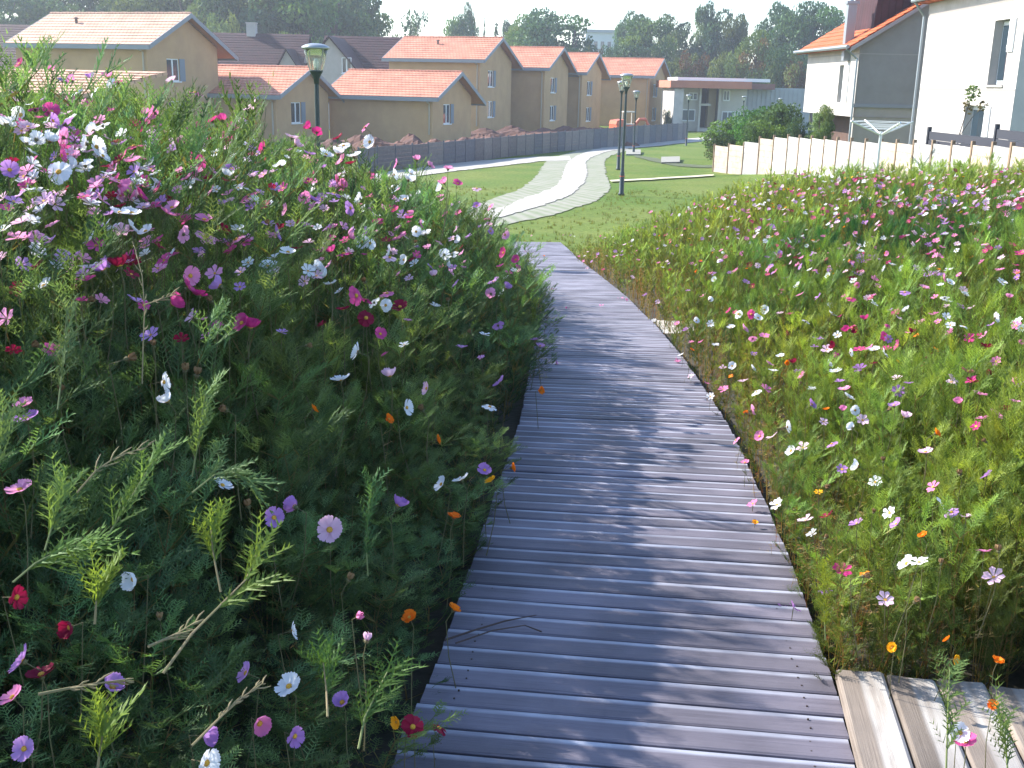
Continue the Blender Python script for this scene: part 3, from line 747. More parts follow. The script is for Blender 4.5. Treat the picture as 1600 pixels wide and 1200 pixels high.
# second house: camera-facing gable, shade painted into its grey, white side wall
c0 = at(1337, 140, 47.5); c1 = at(1258, 140, 55.8); d = (c1 - c0).to_2d(); L2 = d.length; rz2 = math.atan2(d[1], d[0]) - R(90); g2 = -1.5
t = empty('gabled_side_house', (c0.x, c0.y, g2), rz2, 'white walled house with shaded grey gable, orange roof and a metal flue', 'house')
ze = zpx(1337, 63, 47.5) - g2; zj = zpx(1337, 84, 47.5) - g2; zo = zpx(1337, 163, 47.5) - g2; zo2 = zpx(1300, 180, 50) - g2
Wg = 9.0; slope = .63; zr = ze + slope * Wg / 2
def y2(px):
    dd = ray(px, 140); A = c0.to_2d(); u = d.normalized(); r2 = Vector((dd[0], dd[1])); det = r2[0] * -u[1] + r2[1] * u[0]; k = (A[0] * -u[1] + A[1] * u[0]) / det; return (r2 * k - A).dot(u)
ya, yb_ = y2(1317), y2(1309); za, zb2 = zo + .05, zpx(1312, 102, 50) - g2
mb = MB(); mb.wall((0, .001, zo2), (0, 1, 0), (0, 0, 1), L2, ze - zo2, [(ya, yb_, za - zo2, zb2 - zo2)], .25, (1, 0, 0)); mb.quad((0, L2, zo2), (0, L2, ze), (Wg, L2, ze), (Wg, L2, zo2)); mb.quad((0, 0, zo2), (0, L2, zo2), (Wg, L2, zo2), (Wg, 0.01, zo2))
mb.build('side_wall', M_WR, t)
mb = MB(); mb.poly([(0, 0, zo), (Wg, 0, zo), (Wg, 0, ze), (Wg / 2, 0, zr - .15), (0, 0, ze)]); mb.quad((Wg, 0, -.8), (Wg, L2, -.8), (Wg, L2, ze), (Wg, 0, ze)); mb.build('gable_wall', M_SHADEDR, t)
mb = MB(); mb.box(.05, Wg, .05, .3, -.8, zo - .12); mb.box(1.2, Wg, .3, L2, -.8, zo2 - .02); mb.build('lower_wall', mat('taupe_render', (.36, .33, .30), .9, noise=(.31, .29, .26), nscale=1.5), t)
mb = MB(); mb.box(-.03, Wg, -.05, .33, zo - .12, zo + .03); mb.build('ledge', M_FASC, t)
mb = MB(); mb.box(1.14, 1.195, .35, L2 - .1, -.7, zo2 - .03); mb.build('recess_cladding', mat('brown_cladding', (.10, .05, .035), .8, noise=(.06, .035, .03), nscale=4), t)
mb = MB(); mb.box(-.012, -.003, 0, L2, zj - .02, zj + .02); mb.box(0, Wg, -.012, -.003, zj - .02, zj + .02); mb.build('joint_line', mat('grey_line', (.3, .29, .28), .8), t)
# roof slopes along +Y
def xslope(name, parent, y0, y1, x0, z0, x1, z1, m):
    L = math.hypot(x1 - x0, z1 - z0); mb = MB(); W = y1 - y0; ns = int(L / .4)
    for k in range(ns):
        a, b = L * k / ns, L * (k + 1) / ns; mb.quad((0, a, .03), (W, a, .03), (W, b, 0), (0, b, 0)); mb.quad((0, a, 0), (W, a, 0), (W, a, .03), (0, a, .03))
    mb.box(0, W, 0, L, -.14, -.003); o = mb.build(name, m, parent)
    d = Vector((x1 - x0, 0, z1 - z0)).normalized(); xa = Vector((0, -1, 0)) if x1 > x0 else Vector((0, 1, 0)); za_ = xa.cross(d)
    o.matrix_local = Matrix.Translation((x0, y1 if x1 > x0 else y0, z0)) @ Matrix((xa, d, za_)).transposed().to_4x4(); return o
xslope('roof', t, -.35, L2 + .35, -.55, ze - .3, Wg / 2, zr + .05, M_TILE_BR); xslope('roof', t, -.35, L2 + .35, Wg + .5, ze - .3, Wg / 2, zr + .05, M_TILE_BR)
mb = MB(); mb.prism([(-.5, 0, ze - .5), (Wg / 2, 0, zr - .14), (Wg / 2, 0, zr - .02), (-.5, 0, ze - .33)], ((0, -.42, 0), (0, -.3, 0))); mb.tube([(-.62, -.35, ze - .3), (-.62, L2 + .35, ze - .3)], .08, 8); mb.tube([(-.6, -.1, ze - .38), (-.1, -.08, ze - .8), (-.08, -.08, .2)], .05, 8); mb.build('gutter', mat('zinc'), t)
yy0, yy1 = 1.0, L2 - 2.6
zs = ze - .3 + .63 * 1.2
mb = MB(); mb.prism([(.75, 0, zs - .3), (6.5, 0, zs - .3), (6.5, 0, zs + 4.0), (.95, 0, zs + 3.4)], ((0, .9, 0), (0, 4.3, 0))); dm = mb.build('dormer', M_TILE_DK, t)
pf = at(1325, 62, 48.3); inv = Matrix.Rotation(-rz2, 4, 'Z') @ Matrix.Translation(-Vector(t.location)); q = inv @ pf
mb = MB(); mb.box(q.x - .16, q.x + .22, q.y - .15, q.y + .22, q.z - .9, q.z + 1.5); mb.box(q.x - .24, q.x + .3, q.y - .22, q.y + .3, q.z + 1.5, q.z + 1.62); mb.tube([(q.x, q.y, q.z + 1.6), (q.x, q.y, q.z + 2.1)], .09, 8); mb.build('flue', mat('zinc'), t)
mb = MB(); mb.box(.2, .26, ya + .02, yb_ - .02, za + .02, zb2 - .02); wn = mb.build('window', M_WHITEF, t); mb = MB(); mb.box(.17, .197, ya + .1, yb_ - .1, za + .12, zb2 - .12); mb.build('pane', M_PANE, wn)
mb = MB(); mb.box(-.05, -.008, ya - .75, ya - .02, za, zb2); mb.box(-.07, -.05, ya - .7, ya - .07, za + .4, za + .5); mb.build('shutter', M_WHITEF, t)

# rotary clothes dryer
p = at(1375, 222, 31.5); zt = at(1371, 190, 31.5).z
t = empty('clothes_dryer', (p.x, p.y, gz(p.x, p.y)), 0, 'grey rotary clothes dryer with spread arms behind the pale fence', 'clothes dryer')
hz = at(1372, 205, 31.5).z - gz(p.x, p.y); M_AL = mat('aluminium', (.55, .58, .6), .4, metal=.4)
mb = MB(); mb.tube([(0, 0, 0), (0, 0, hz)], .045, 8); mb.build('pole', M_AL, t)
for k in range(4):
    a = R(12 + 90 * k); e = (math.cos(a) * .98, math.sin(a) * .98, hz + .28); mb = MB(); mb.tube([(0, 0, hz - .1), e], .03, 6); mb.build('arm', M_AL, t)
mb = MB()
for r in (.45, .6, .75, .95):
    zz = hz - .1 + .39 * r; c = [(math.cos(R(12 + 90 * k)) * r, math.sin(R(12 + 90 * k)) * r, zz) for k in range(5)]
    for a, b in zip(c, c[1:]): mb.tube([a, b], .009, 4)
mb.build('washing_line', M_WHITEF, t)
# dark low screen beside the white house
mb = MB(); q0, q1, q2 = at(1452, 205, 31), at(1557, 208, 27), at(1640, 203, 24)
t = empty('dark_screen_fence', (q0.x, q0.y, gz(q0.x, q0.y)), 0, 'low black panel fence in front of the tall white house', 'fence')
for (a, b, dz) in ((q0, q1, 0), (q1, q2, .1)):
    dd = (b - a).to_2d(); mt = Matrix.Translation((a.x - q0.x, a.y - q0.y, 0)) @ Matrix.Rotation(math.atan2(dd[1], dd[0]), 4, 'Z'); zt = a.z - gz(q0.x, q0.y) + dz
    mb = MB()
    for s in range(6): mb.box(.05, dd.length - .05, -.02, .02, zt - 1.4 + s * .235, zt - 1.4 + (s + 1) * .235 - .012, 0, mt)
    mb.build('panel', mat('black_screen', (.02, .022, .035), .7), t)
    mb = MB(); mb.box(-.05, .05, -.05, .05, -.3, zt + .12, 0, mt); mb.build('post', mat('black_screen'), t)

# flat-roofed building far centre-right
Zf = 118.0; gF = -2.9
def X(px, Z=Zf): return at(px, 150, Z).x
o0 = at(1045, 200, Zf); t = empty('flat_roofed_building', (o0.x, o0.y, gF), 0, 'two storey flat roofed building with open stair bays at the end of the path', 'building')
def LX(px): return X(px) - o0.x
def LZ(py, px=1150): return zpx(px, py, Zf) - gF
M_CREAM = mat('cream_render', (.5, .48, .42), .9, noise=(.44, .42, .37), nscale=1); M_LGREY = mat('light_grey_panel', (.36, .38, .40), .7, noise=(.30, .32, .34), nscale=.9)
M_TAN = mat('tan_render', (.42, .34, .22), .9); M_DK = mat('dark_recess', (.05, .045, .05), .8); M_RB = mat('terracotta_fascia', (.46, .17, .10), .7, noise=(.38, .14, .09), nscale=1)
top = LZ(139)
mb = MB(); mb.box(LX(1062), LX(1091), 0, 10, -1, top); mb.box(LX(1124), LX(1165), .4, 10, -1, top); mb.build('wall', M_CREAM, t)
mb = MB(); mb.box(LX(1047), LX(1061.8), -2.2, 8, -1, LZ(138, 1050)); mb.build('bright_wing', M_WR, t)
mb = MB(); mb.box(LX(1165.1), LX(1268), 1.2, 12, -1, top + .2)
for k in range(14): xx = LX(1170 + k * 7); mb.box(xx, xx + .08, 1.12, 1.2, 0, top + .1)
mb.build('panelled_wing', M_LGREY, t)
mb = MB(); mb.box(LX(1091.1), LX(1123.9), 3.0, 10, -1, top); mb.build('stair_recess', M_DK, t)
mb = MB(); mb.box(LX(1109), LX(1121), 1.6, 2.99, 0, top); mb.build('tan_panel', M_TAN, t)
for px in (1089, 1119):
    mb = MB(); mb.box(LX(px), LX(px + 3.2), -.8, -.3, -1, top - .01); mb.build('column', M_CREAM, t)
mb = MB(); mb.box(LX(1090), LX(1108), -.5, 2.9, LZ(166), LZ(163)); mb.box(LX(1088), LX(1126), -.2, 2.9, -.2, .35); mb.build('balcony', M_CREAM, t)
mb = MB(); mb.box(LX(1040), LX(1163), -2.6, 10, top, top + .75); mb.build('fascia', M_RB, t)
mb = MB(); mb.box(LX(1163.1), LX(1206), -.2, 10, top + .001, top + .6); mb.build('dark_fascia', mat('dark_terracotta', (.20, .09, .08), .7), t)
mb = MB(); mb.box(LX(1056), LX(1200), .5, 9, top + .76, top + 1.1); mb.build('roof', M_WHITEF, t)
for (a, b, c, e) in ((1074, 1088, 146, 158), (1064, 1086, 172, 191), (1128, 1139, 141, 158), (1128, 1147, 174, 193), (1148, 1158, 174, 190)):
    mb = MB(); mb.box(LX(a), LX(b), -.06 + (.4 if a > 1120 else 0), -.003 + (.4 if a > 1120 else 0), LZ(e), LZ(c)); wn = mb.build('window', M_WHITEF, t)
    mb = MB(); yq = -.09 + (.4 if a > 1120 else 0); mb.box(LX(a) + .12, (LX(a) + LX(b)) / 2 - .06, yq, yq + .028, LZ(e) + .12, LZ(c) - .12); mb.box((LX(a) + LX(b)) / 2 + .06, LX(b) - .12, yq, yq + .028, LZ(e) + .12, LZ(c) - .12); mb.build('pane', mat('grey_glass', (.10, .13, .17), .1), wn)

# far pale building
p = at(915, 70, 260); t = empty('distant_building', (p.x, p.y, -3), 0, 'pale grey block far away between the tree tops', 'building'); q = at(968, 52, 260)
mb = MB(); mb.box(0, q.x - p.x, 0, 20, 0, q.z + 3); mb.build('wall', mat('pale_blue_grey', (.42, .45, .48), .8), t)
mb = MB(); mb.box(-.5, q.x - p.x + .5, -.5, 20.5, q.z + 3, q.z + 3.7); mb.build('roof', M_FASC, t)
for k in range(5): mb = MB(); w = (q.x - p.x) / 5; mb.box(k * w + .4, (k + 1) * w - .4, -.05, -.003, q.z - 1, q.z + 1); mb.build('window', M_PANE, t)

# dirt mounds behind the grey fence
M_DIRT = mat('red_brown_earth', (.16, .075, .05), .95, noise=(.07, .035, .035), nscale=.8, bump=.8, bscale=4)
M_SAND = mat('sandy_earth', (.42, .26, .17), .95, noise=(.33, .2, .13), nscale=1.5, bump=.5, bscale=5)
def mound(px, py, Z, w, h, dpt, m, label, seed):
    p = at(px, py, Z); rr = np.random.RandomState(seed); n = 26; mb = MB(); V = []; Fc = []
    ph = rr.rand(8) * 6
    for j in range(n + 1):
        for i in range(n + 1):
            u, v = i / n * 2 - 1, j / n * 2 - 1; r = max(0, 1 - u * u) * max(0, 1 - v * v)
            k = r ** .7 * (1 + .35 * math.sin(u * 7 + ph[0]) * math.cos(v * 5 + ph[1]) + .22 * math.sin(u * 15 + ph[2] + v * 4) + .12 * math.sin(v * 21 + ph[3] + u * 9))
            V.append((u * w / 2, v * dpt / 2, max(0, h * .5 * k) - .2 + rr.uniform(-.03, .03)))
    for j in range(n):
        for i in range(n): a = j * (n + 1) + i; Fc.append((a, a + 1, a + n + 2, a + n + 1))
    me = bpy.data.meshes.new('earth_mound'); me.from_pydata(V, [], Fc); me.materials.append(m); me.update()
    o = link('earth_mound', me, None, (p.x, p.y, gz(p.x, p.y))); tag(o, label, 'earth heap', 'earth heaps on the building plot')
mound(560, 205, 58, 9, 1.9, 6, M_DIRT, 'dark earth heap left of the low house by the grey fence', 1)
mound(655, 205, 64, 8, 1.6, 5, M_DIRT, 'reddish earth heap before the single storey house', 2)
mound(760, 200, 74, 7, 1.6, 5, M_DIRT, 'dark brown heap below the two storey house with two windows', 3)
mound(845, 195, 82, 9, 1.3, 6, M_SAND, 'sandy pale earth spread behind the grey fence', 4)
mound(800, 195, 92, 14, 1.6, 5, M_DIRT, 'long dark earth ridge at the foot of the two storey houses', 5)
mound(905, 195, 97, 12, 1.7, 5, M_DIRT, 'dark earth ridge left of the orange digger', 6)
mound(940, 195, 84, 7, 1.2, 5, M_DIRT, 'small reddish heap nearest the orange digger', 7)

# mini digger
p = at(975, 205, 96); M_OR = mat('orange_paint', (.50, .11, .05), .5); M_RUB = mat('black_rubber', (.02, .02, .02), .8)
t = empty('digger', (p.x, p.y, gz(p.x, p.y)), R(20), 'small orange digger parked behind the grey fence near the lamps', 'digger')
for s in (-.75, .75):
    mb = MB(); mb.prism([(-1.1, 0, .25), (-.9, 0, 0), (.9, 0, 0), (1.1, 0, .25), (.9, 0, .5), (-.9, 0, .5)], ((0, s - .18, 0), (0, s + .18, 0))); mb.build('track', M_RUB, t)
mb = MB(); mb.box(-1.1, .9, -.8, .8, .55, 1.25); mb.prism([(-1.15, 0, 1.25), (-.2, 0, 1.25), (-.3, 0, 1.7), (-1.05, 0, 1.6)], ((0, -.75, 0), (0, .75, 0))); mb.build('body', M_OR, t)
mb = MB(); mb.box(-.25, .75, -.7, .1, 1.26, 1.33); mb.box(-.25, .75, -.7, .1, 2.3, 2.4)
for x in (-.22, .68):
    for y in (-.68, .03): mb.box(x, x + .07, y, y + .07, 1.33, 2.3)
mb.build('cab', mat('cream_render'), t)
mb = MB(); mb.tube([(.9, .3, .9), (1.6, .3, 1.7), (2.2, .3, 1.7)], .14, 6); mb.tube([(2.2, .3, 1.7), (2.8, .3, .8)], .11, 6); mb.build('arm', M_OR, t)
mb = MB(); mb.prism([(2.6, 0, .85), (3.05, 0, .8), (3.0, 0, .25), (2.55, 0, .15), (2.35, 0, .45)], ((0, 0, 0), (0, .6, 0))); mb.build('bucket', M_RUB, t)

# ------------------------------------------------------------------ trees
M_LEAF = leafmat('tree_leaves', .3, (1, 1, 1), 1.0, 1.0)
M_BARK = mat('bark', (.09, .07, .055), .95, noise=(.05, .04, .035), nscale=3, bump=.6, bscale=12)
def crown_mesh(name, blobs, nq, size, tones, seed, upright=0.0):
    r = np.random.RandomState(seed); w = np.array([b[3] * b[4] * b[3] for b in blobs]) ** .75; w = w / w.sum()
    allc, allt = [], []
    for b, ww in zip(blobs, w):
        n = int(nq * ww); d = r.normal(size=(n, 3)); d /= np.linalg.norm(d, axis=1)[:, None]
        rad = 1 - .42 * r.rand(n) ** 1.6
        # lumpy surface from random directions
        K = r.normal(size=(9, 3)); K /= np.linalg.norm(K, axis=1)[:, None]; lump = np.max(d @ K.T, axis=1); rad *= .68 + .38 * lump ** 3 + .1 * r.rand(n)
        c = np.array(b[:3]) + d * rad[:, None] * np.array([b[3], b[3], b[4]])
        t = np.array(tones[r.randint(len(tones))]) * (1 + .25 * (r.rand(n, 1) - .5)) * (.9 + .2 * r.rand())
        allc.append(c); allt.append(t)
    C = np.concatenate(allc); T = np.concatenate(allt); n = len(C)
    a = r.normal(size=(n, 3)); a /= np.linalg.norm(a, axis=1)[:, None]; bb = r.normal(size=(n, 3)); bb -= (bb * a).sum(1)[:, None] * a; bb /= np.linalg.norm(bb, axis=1)[:, None]
    s = size * (.5 + r.rand(n, 1)); a *= s; bb *= s * .7
    co = np.stack([C - a, C - bb * .8, C + a, C + bb], 1)
    return trimesh(name, co, T, [M_LEAF])
def trunk_mesh(h, r, blobs, seed):
    rr = random.Random(seed); mb = MB(); top = Vector((rr.uniform(-.2, .2), rr.uniform(-.2, .2), h * .75))
    mb.tube([(0, 0, -.5), (0, 0, 0), top * .5, top], [r * 1.3, r, r * .75, r * .25], 8)
    for b in blobs[:7]:
        s = top * rr.uniform(.35, .8); mb.tube([s, s.lerp(Vector(b[:3]), .5) + Vector((0, 0, .2)), b[:3]], [r * .4, r * .25, r * .08], 5)
    return mb.mesh('trunk', M_BARK)
G1, G2, G3, G4 = (.06, .12, .04), (.095, .155, .045), (.13, .18, .05), (.04, .09, .045)
G5, G6 = (.07, .15, .03), (.10, .19, .035)
OR1 = (.15, .10, .035)
def blobset(kind, seed):
    r = random.Random(seed); B = []
    if kind == 'round':
        for k in range(15): a = r.uniform(0, 6.28); q = r.uniform(0, .32); B.append((math.cos(a) * q, math.sin(a) * q, r.uniform(.38, .84), r.uniform(.15, .25), r.uniform(.12, .2)))
    if kind == 'topround':
        for k in range(30): a = r.uniform(0, 6.28); z = r.uniform(.28, .92); q = .30 * math.sqrt(max(0, 1 - ((z - .58) / .38) ** 2)); B.append((math.cos(a) * q, math.sin(a) * q, z, r.uniform(.14, .22), r.uniform(.06, .10)))
    if kind == 'tall':
        for k in range(16): z = r.uniform(.28, .92); q = .2 * math.sin(min(1, (1.02 - z) * 1.6) * 1.57); a = r.uniform(0, 6.28); B.append((math.cos(a) * q, math.sin(a) * q, z, r.uniform(.1, .17), r.uniform(.1, .16)))
    if kind == 'airy':
        for k in range(20): a = r.uniform(0, 6.28); q = r.uniform(0.05, .3); B.append((math.cos(a) * q, math.sin(a) * q, r.uniform(.35, .93), r.uniform(.06, .12), r.uniform(.06, .11)))
    if kind == 'cone':
        for k in range(14): z = .12 + k * .063; B.append((r.uniform(-.02, .02), r.uniform(-.02, .02), z, .24 * (1.02 - z) + .02, .07))
    if kind == 'bush':
        for k in range(14): a = r.uniform(0, 6.28); q = r.uniform(0, .42); B.append((math.cos(a) * q, math.sin(a) * q, r.uniform(.2, .72), r.uniform(.16, .26), r.uniform(.16, .26)))
    return B
TT = {}
def ttemplate(kind, var, tones, key):
    k = (kind, var, key)
    if k not in TT:
        B = blobset(kind, var * 13 + len(kind)); nq = {'topround': 11000, 'round': 8000, 'tall': 6500, 'airy': 2000, 'cone': 3600, 'bush': 7500}[kind]
        TT[k] = (crown_mesh('crown', B, nq, {'topround': .016, 'round': .019, 'tall': .018, 'airy': .017, 'cone': .018, 'bush': .02}[kind], tones, var + 5), trunk_mesh(1, .028 if kind != 'bush' else .015, B, var))
    return TT[k]
TONES = {'lush': [G5, G6, G1], 'green': [G1, G2, G4], 'dark': [G4, G1, G4], 'light': [G2, G3, G2], 'autumn': [OR1, G3, G2, OR1]}
def tree(px, ptop, wpx, Z, kind, key, var, label, gb=None, name='tree', group='trees behind the houses'):
    p = at(px, ptop, Z); g = gz(p.x, p.y) - .2 if gb is None else gb
    h = (p.z - g) * 1.06
    if kind in ('round', 'tall') and wpx / FPX * Z * 1.3 < .95 * h: kind = 'topround'; h *= 1.12
    cr, tr = ttemplate(kind, var, TONES[key], key)
    sw = {'topround': .92, 'round': .92, 'tall': .6, 'airy': .72, 'cone': .48, 'bush': 1.2}[kind]
    w = wpx / FPX * Z / sw * 1.32 * (1.15 if kind == 'topround' else 1)
    t = empty(name, (p.x, p.y, g), rnd.uniform(0, 6.28), label, 'tree' if name != 'bush' else 'bush', group)
    for nm, me in (('crown', cr), ('trunk', tr)):
        o = link(nm, me, t); o.scale = (w, w, h)
    return t
TL = [
 (14, -10, 105, 140, 'round', 'dark', 1, 'dark broad tree at the far left corner of the skyline'),
 (88, 4, 100, 150, 'round', 'green', 2, 'rounded tree above the left end of the leftmost roof'),
 (160, 2, 100, 145, 'round', 'dark', 3, 'dark round tree above the middle of the leftmost roof'),
 (232, -12, 110, 140, 'round', 'green', 1, 'tall tree above the ridge end of the leftmost house'),
 (318, -22, 120, 136, 'round', 'light', 2, 'tall light green tree right of the leftmost house'),
 (400, -16, 120, 132, 'tall', 'green', 3, 'tall tree above the pale chimney'),
 (458, -8, 110, 130, 'round', 'green', 2, 'large tree left of the lantern of the big lamp'),
 (505, -16, 110, 140, 'round', 'dark', 1, 'dark tree above the tall pale gable'),
 (566, 13, 66, 146, 'round', 'green', 3, 'rounded tree at the right end of the tall left trees'),
 (280, -30, 130, 150, 'round', 'dark', 3, 'tallest dark tree in the back row of the left wood'),
 (372, -34, 130, 152, 'round', 'dark', 2, 'dark tree filling the back row above the dark red roof'),
 (440, -26, 130, 150, 'round', 'dark', 1, 'dark back row tree straight above the big lamp'),
 (200, -14, 110, 154, 'round', 'dark', 2, 'dark back row tree above the leftmost roof'),
 (540, 14, 90, 150, 'round', 'dark', 3, 'dark back row tree left of the last rounded tree'),
 (120, 22, 120, 156, 'bush', 'dark', 1, 'low dark tree mass above the roof vent of the leftmost house'),
 (40, 20, 120, 156, 'bush', 'dark', 2, 'low dark tree mass at the left corner'),
 (462, 36, 62, 122, 'bush', 'light', 2, 'yellowish green low tree in front of the tall left trees'),
 (355, 18, 70, 126, 'bush', 'light', 1, 'pale green bushy tree behind the dark red roof'),
 (600, 50, 60, 165, 'bush', 'green', 1, 'low green tree between the tall trees and the thin tree'),
 (646, 24, 44, 160, 'airy', 'green', 1, 'thin see-through tree standing alone against the sky'),
 (700, 60, 40, 190, 'bush', 'green', 3, 'low bushy tree above the roof with the ladder'),
 (722, 44, 42, 180, 'round', 'green', 2, 'small round tree left of the two dark conifers'),
 (731, 28, 18, 180, 'tall', 'green', 1, 'slender tree tip rising over the small round tree'),
 (757, 36, 11, 180, 'cone', 'dark', 1, 'narrow dark conifer, the thinner of the pair on the skyline'),
 (776, 42, 24, 182, 'cone', 'dark', 2, 'broader dark conifer beside the thin one on the skyline'),
 (796, 54, 22, 185, 'round', 'dark', 3, 'low dark conifer right of the conifer pair'),
 (824, 46, 48, 165, 'round', 'light', 1, 'light topped tree left of the wide dark round tree'),
 (868, 38, 92, 160, 'round', 'dark', 2, 'wide dark round tree above the second orange roof'),
 (890, 62, 60, 155, 'bush', 'dark', 3, 'dark bushy tree behind the ridge of the narrow house'),
 (926, 74, 40, 158, 'bush', 'autumn', 1, 'brownish low tree below the distant pale block'),
 (962, 60, 46, 168, 'bush', 'dark', 2, 'dark low tree at the right end of the distant block'),
 (984, 41, 34, 190, 'round', 'dark', 1, 'dark conifer right of the distant pale block'),
 (1002, 44, 30, 190, 'round', 'dark', 2, 'dark tree tip beside the conifer right of the distant block'),
 (1014, 50, 64, 165, 'round', 'green', 3, 'round green tree above the last orange roof'),
 (1052, 46, 44, 175, 'round', 'green', 1, 'round tree with lit top just right of the last orange roof'),
 (1080, 54, 36, 178, 'bush', 'dark', 2, 'dark dip of foliage left of the tallest middle tree'),
 (1103, 31, 30, 172, 'tall', 'green', 3, 'tallest slim tree above the flat roofed building'),
 (1124, 40, 44, 172, 'round', 'dark', 1, 'dark round tree right of the tallest slim tree'),
 (1148, 44, 36, 170, 'round', 'green', 2, 'greyish tree at the right end of the middle tree group'),
 (1060, 84, 60, 150, 'bush', 'light', 3, 'yellow green bush like tree behind the lamp tops'),
 (1092, 72, 50, 148, 'bush', 'autumn', 2, 'tree turning yellow above the flat roofed building'),
 (1132, 78, 50, 146, 'bush', 'light', 1, 'light green tree behind the flat roof centre'),
 (1152, 92, 46, 150, 'bush', 'dark', 3, 'dark low tree behind the flat roof'),
 (1180, 68, 42, 147, 'tall', 'autumn', 1, 'reddish brown autumn tree behind the right part of the flat roof'),
 (1216, 34, 46, 165, 'round', 'dark', 3, 'tall dark tree left of the orange gabled roof'),
 (1246, 30, 60, 160, 'round', 'dark', 1, 'very dark tall tree next to the orange gabled roof'),
 (1282, 30, 60, 158, 'round', 'dark', 2, 'dark tall tree partly behind the orange gabled roof'),
 (1222, 62, 50, 140, 'bush', 'green', 2, 'lower green tree in front of the very dark tall trees'),
 (1250, 88, 48, 138, 'bush', 'autumn', 3, 'yellowing low tree close to the white gabled house'),
]
for q in TL: tree(*q)
BL = [(1146, 180, 80, 62, 'lush', 1, 'lower left bush of the green hedge by the pale fence'), (1180, 156, 80, 60, 'lush', 2, 'middle bush of the green hedge by the pale fence'),
      (1216, 150, 76, 58, 'lush', 3, 'tallest bush of the green hedge by the pale fence'), (1134, 202, 50, 60, 'green', 2, 'small bush at the tip of the pale fence'), (1196, 186, 76, 56, 'lush', 1, 'low bush in front of the tallest bush of the hedge'), (1246, 182, 44, 55, 'dark', 1, 'dark bush against the white gabled house')]
for (px, pt, w, Z, key, var, lab) in BL: tree(px, pt, w, Z, 'bush', key, var, lab, None, 'bush', 'bushes by the pale fence')
tree(1287, 178, 24, 46, 'tall', 'light', 2, 'slender young tree in front of the brown recess', None, 'young_tree', 'young garden trees')
tree(1043, 170, 14, 116, 'bush', 'dark', 1, 'small dark bush between the last ochre house and the bright wing', None, 'bush', 'bushes by the path end')
# climber with few leaves by the white wall
p = at(1519, 146, 31.8); t = empty('young_tree', (p.x, p.y, gz(p.x, p.y)), 0, 'thin young tree with few leaves against the white wall', 'tree', 'young garden trees'); h = p.z - gz(p.x, p.y)
mb = MB(); mb.tube([(-.1, 0, 0), (-.25, 0, h * .5), (0, 0, h)], [.03, .02, .01], 5); mb.tube([(-.2, 0, h * .55), (.1, 0, h * .75), (.35, 0, h * .85)], .012, 4); mb.build('trunk', M_BARK, t)
B = [(0, 0, h, .22, .25), (-.1, 0, h - .4, .15, .2), (.35, 0, h * .87, .15, .15)]
link('crown', crown_mesh('crown', B, 170, .05, [(.13, .11, .05), G2], 3), t)
# far wooded skyline beyond everything
r = np.random.RandomState(4); nb = 420; B = []
for k in range(nb):
    a = R(lerp(-50, 50, k / nb)) + r.uniform(-.01, .01); D_ = r.uniform(300, 380); B.append((math.sin(a) * D_, math.cos(a) * D_, r.uniform(-1, 5.5), r.uniform(6, 10), r.uniform(4, 7)))
o = link('far_woods', crown_mesh('far_woods', B, 60000, .9, [(.06, .085, .045), (.05, .07, .045), (.07, .09, .04)], 8)); o['kind'] = 'stuff'

# ------------------------------------------------------------------ cosmos foliage
def leaf_tris(out, o, d, up, L, w, pairs, sub, tone, r):
    d = d / np.linalg.norm(d); s = np.cross(d, up); ns = np.linalg.norm(s)
    s = s / ns if ns > 1e-6 else np.array([1., 0, 0]); u = np.cross(s, d)
    def tri(a, b, wd):
        ax = b - a; side = np.cross(ax, u * .6 + s * .5 + d * .2); q = np.linalg.norm(side); side = side / (q + 1e-9) * wd
        out[0].append((a - side, a + side, b)); out[1].append(tone * (.85 + .3 * r.rand()))
    droop = -.25 * r.rand()
    P = lambda t: o + d * (L * t) + np.array([0, 0, droop * L * t * t])
    tri(o, P(1), w * 1.2)
    for i in range(pairs):
        t = .22 + .68 * i / max(1, pairs - 1) if pairs > 1 else .5
        for sg in (-1, 1):
            a = P(t); l = L * (.46 - .26 * t) * (.8 + .4 * r.rand()); dd = d * .75 + s * sg * .75 + u * (r.rand() - .3) * .5; dd /= np.linalg.norm(dd)
            b = a + dd * l; tri(a, b, w)
            if sub:
                for q in range(sub):
                    a2 = a + dd * l * (.35 + .25 * q); d2 = dd * .7 + s * (1 if q % 2 else -1) * .6 + u * (r.rand() - .5) * .4; d2 /= np.linalg.norm(d2); tri(a2, a2 + d2 * l * .5, w * .85)
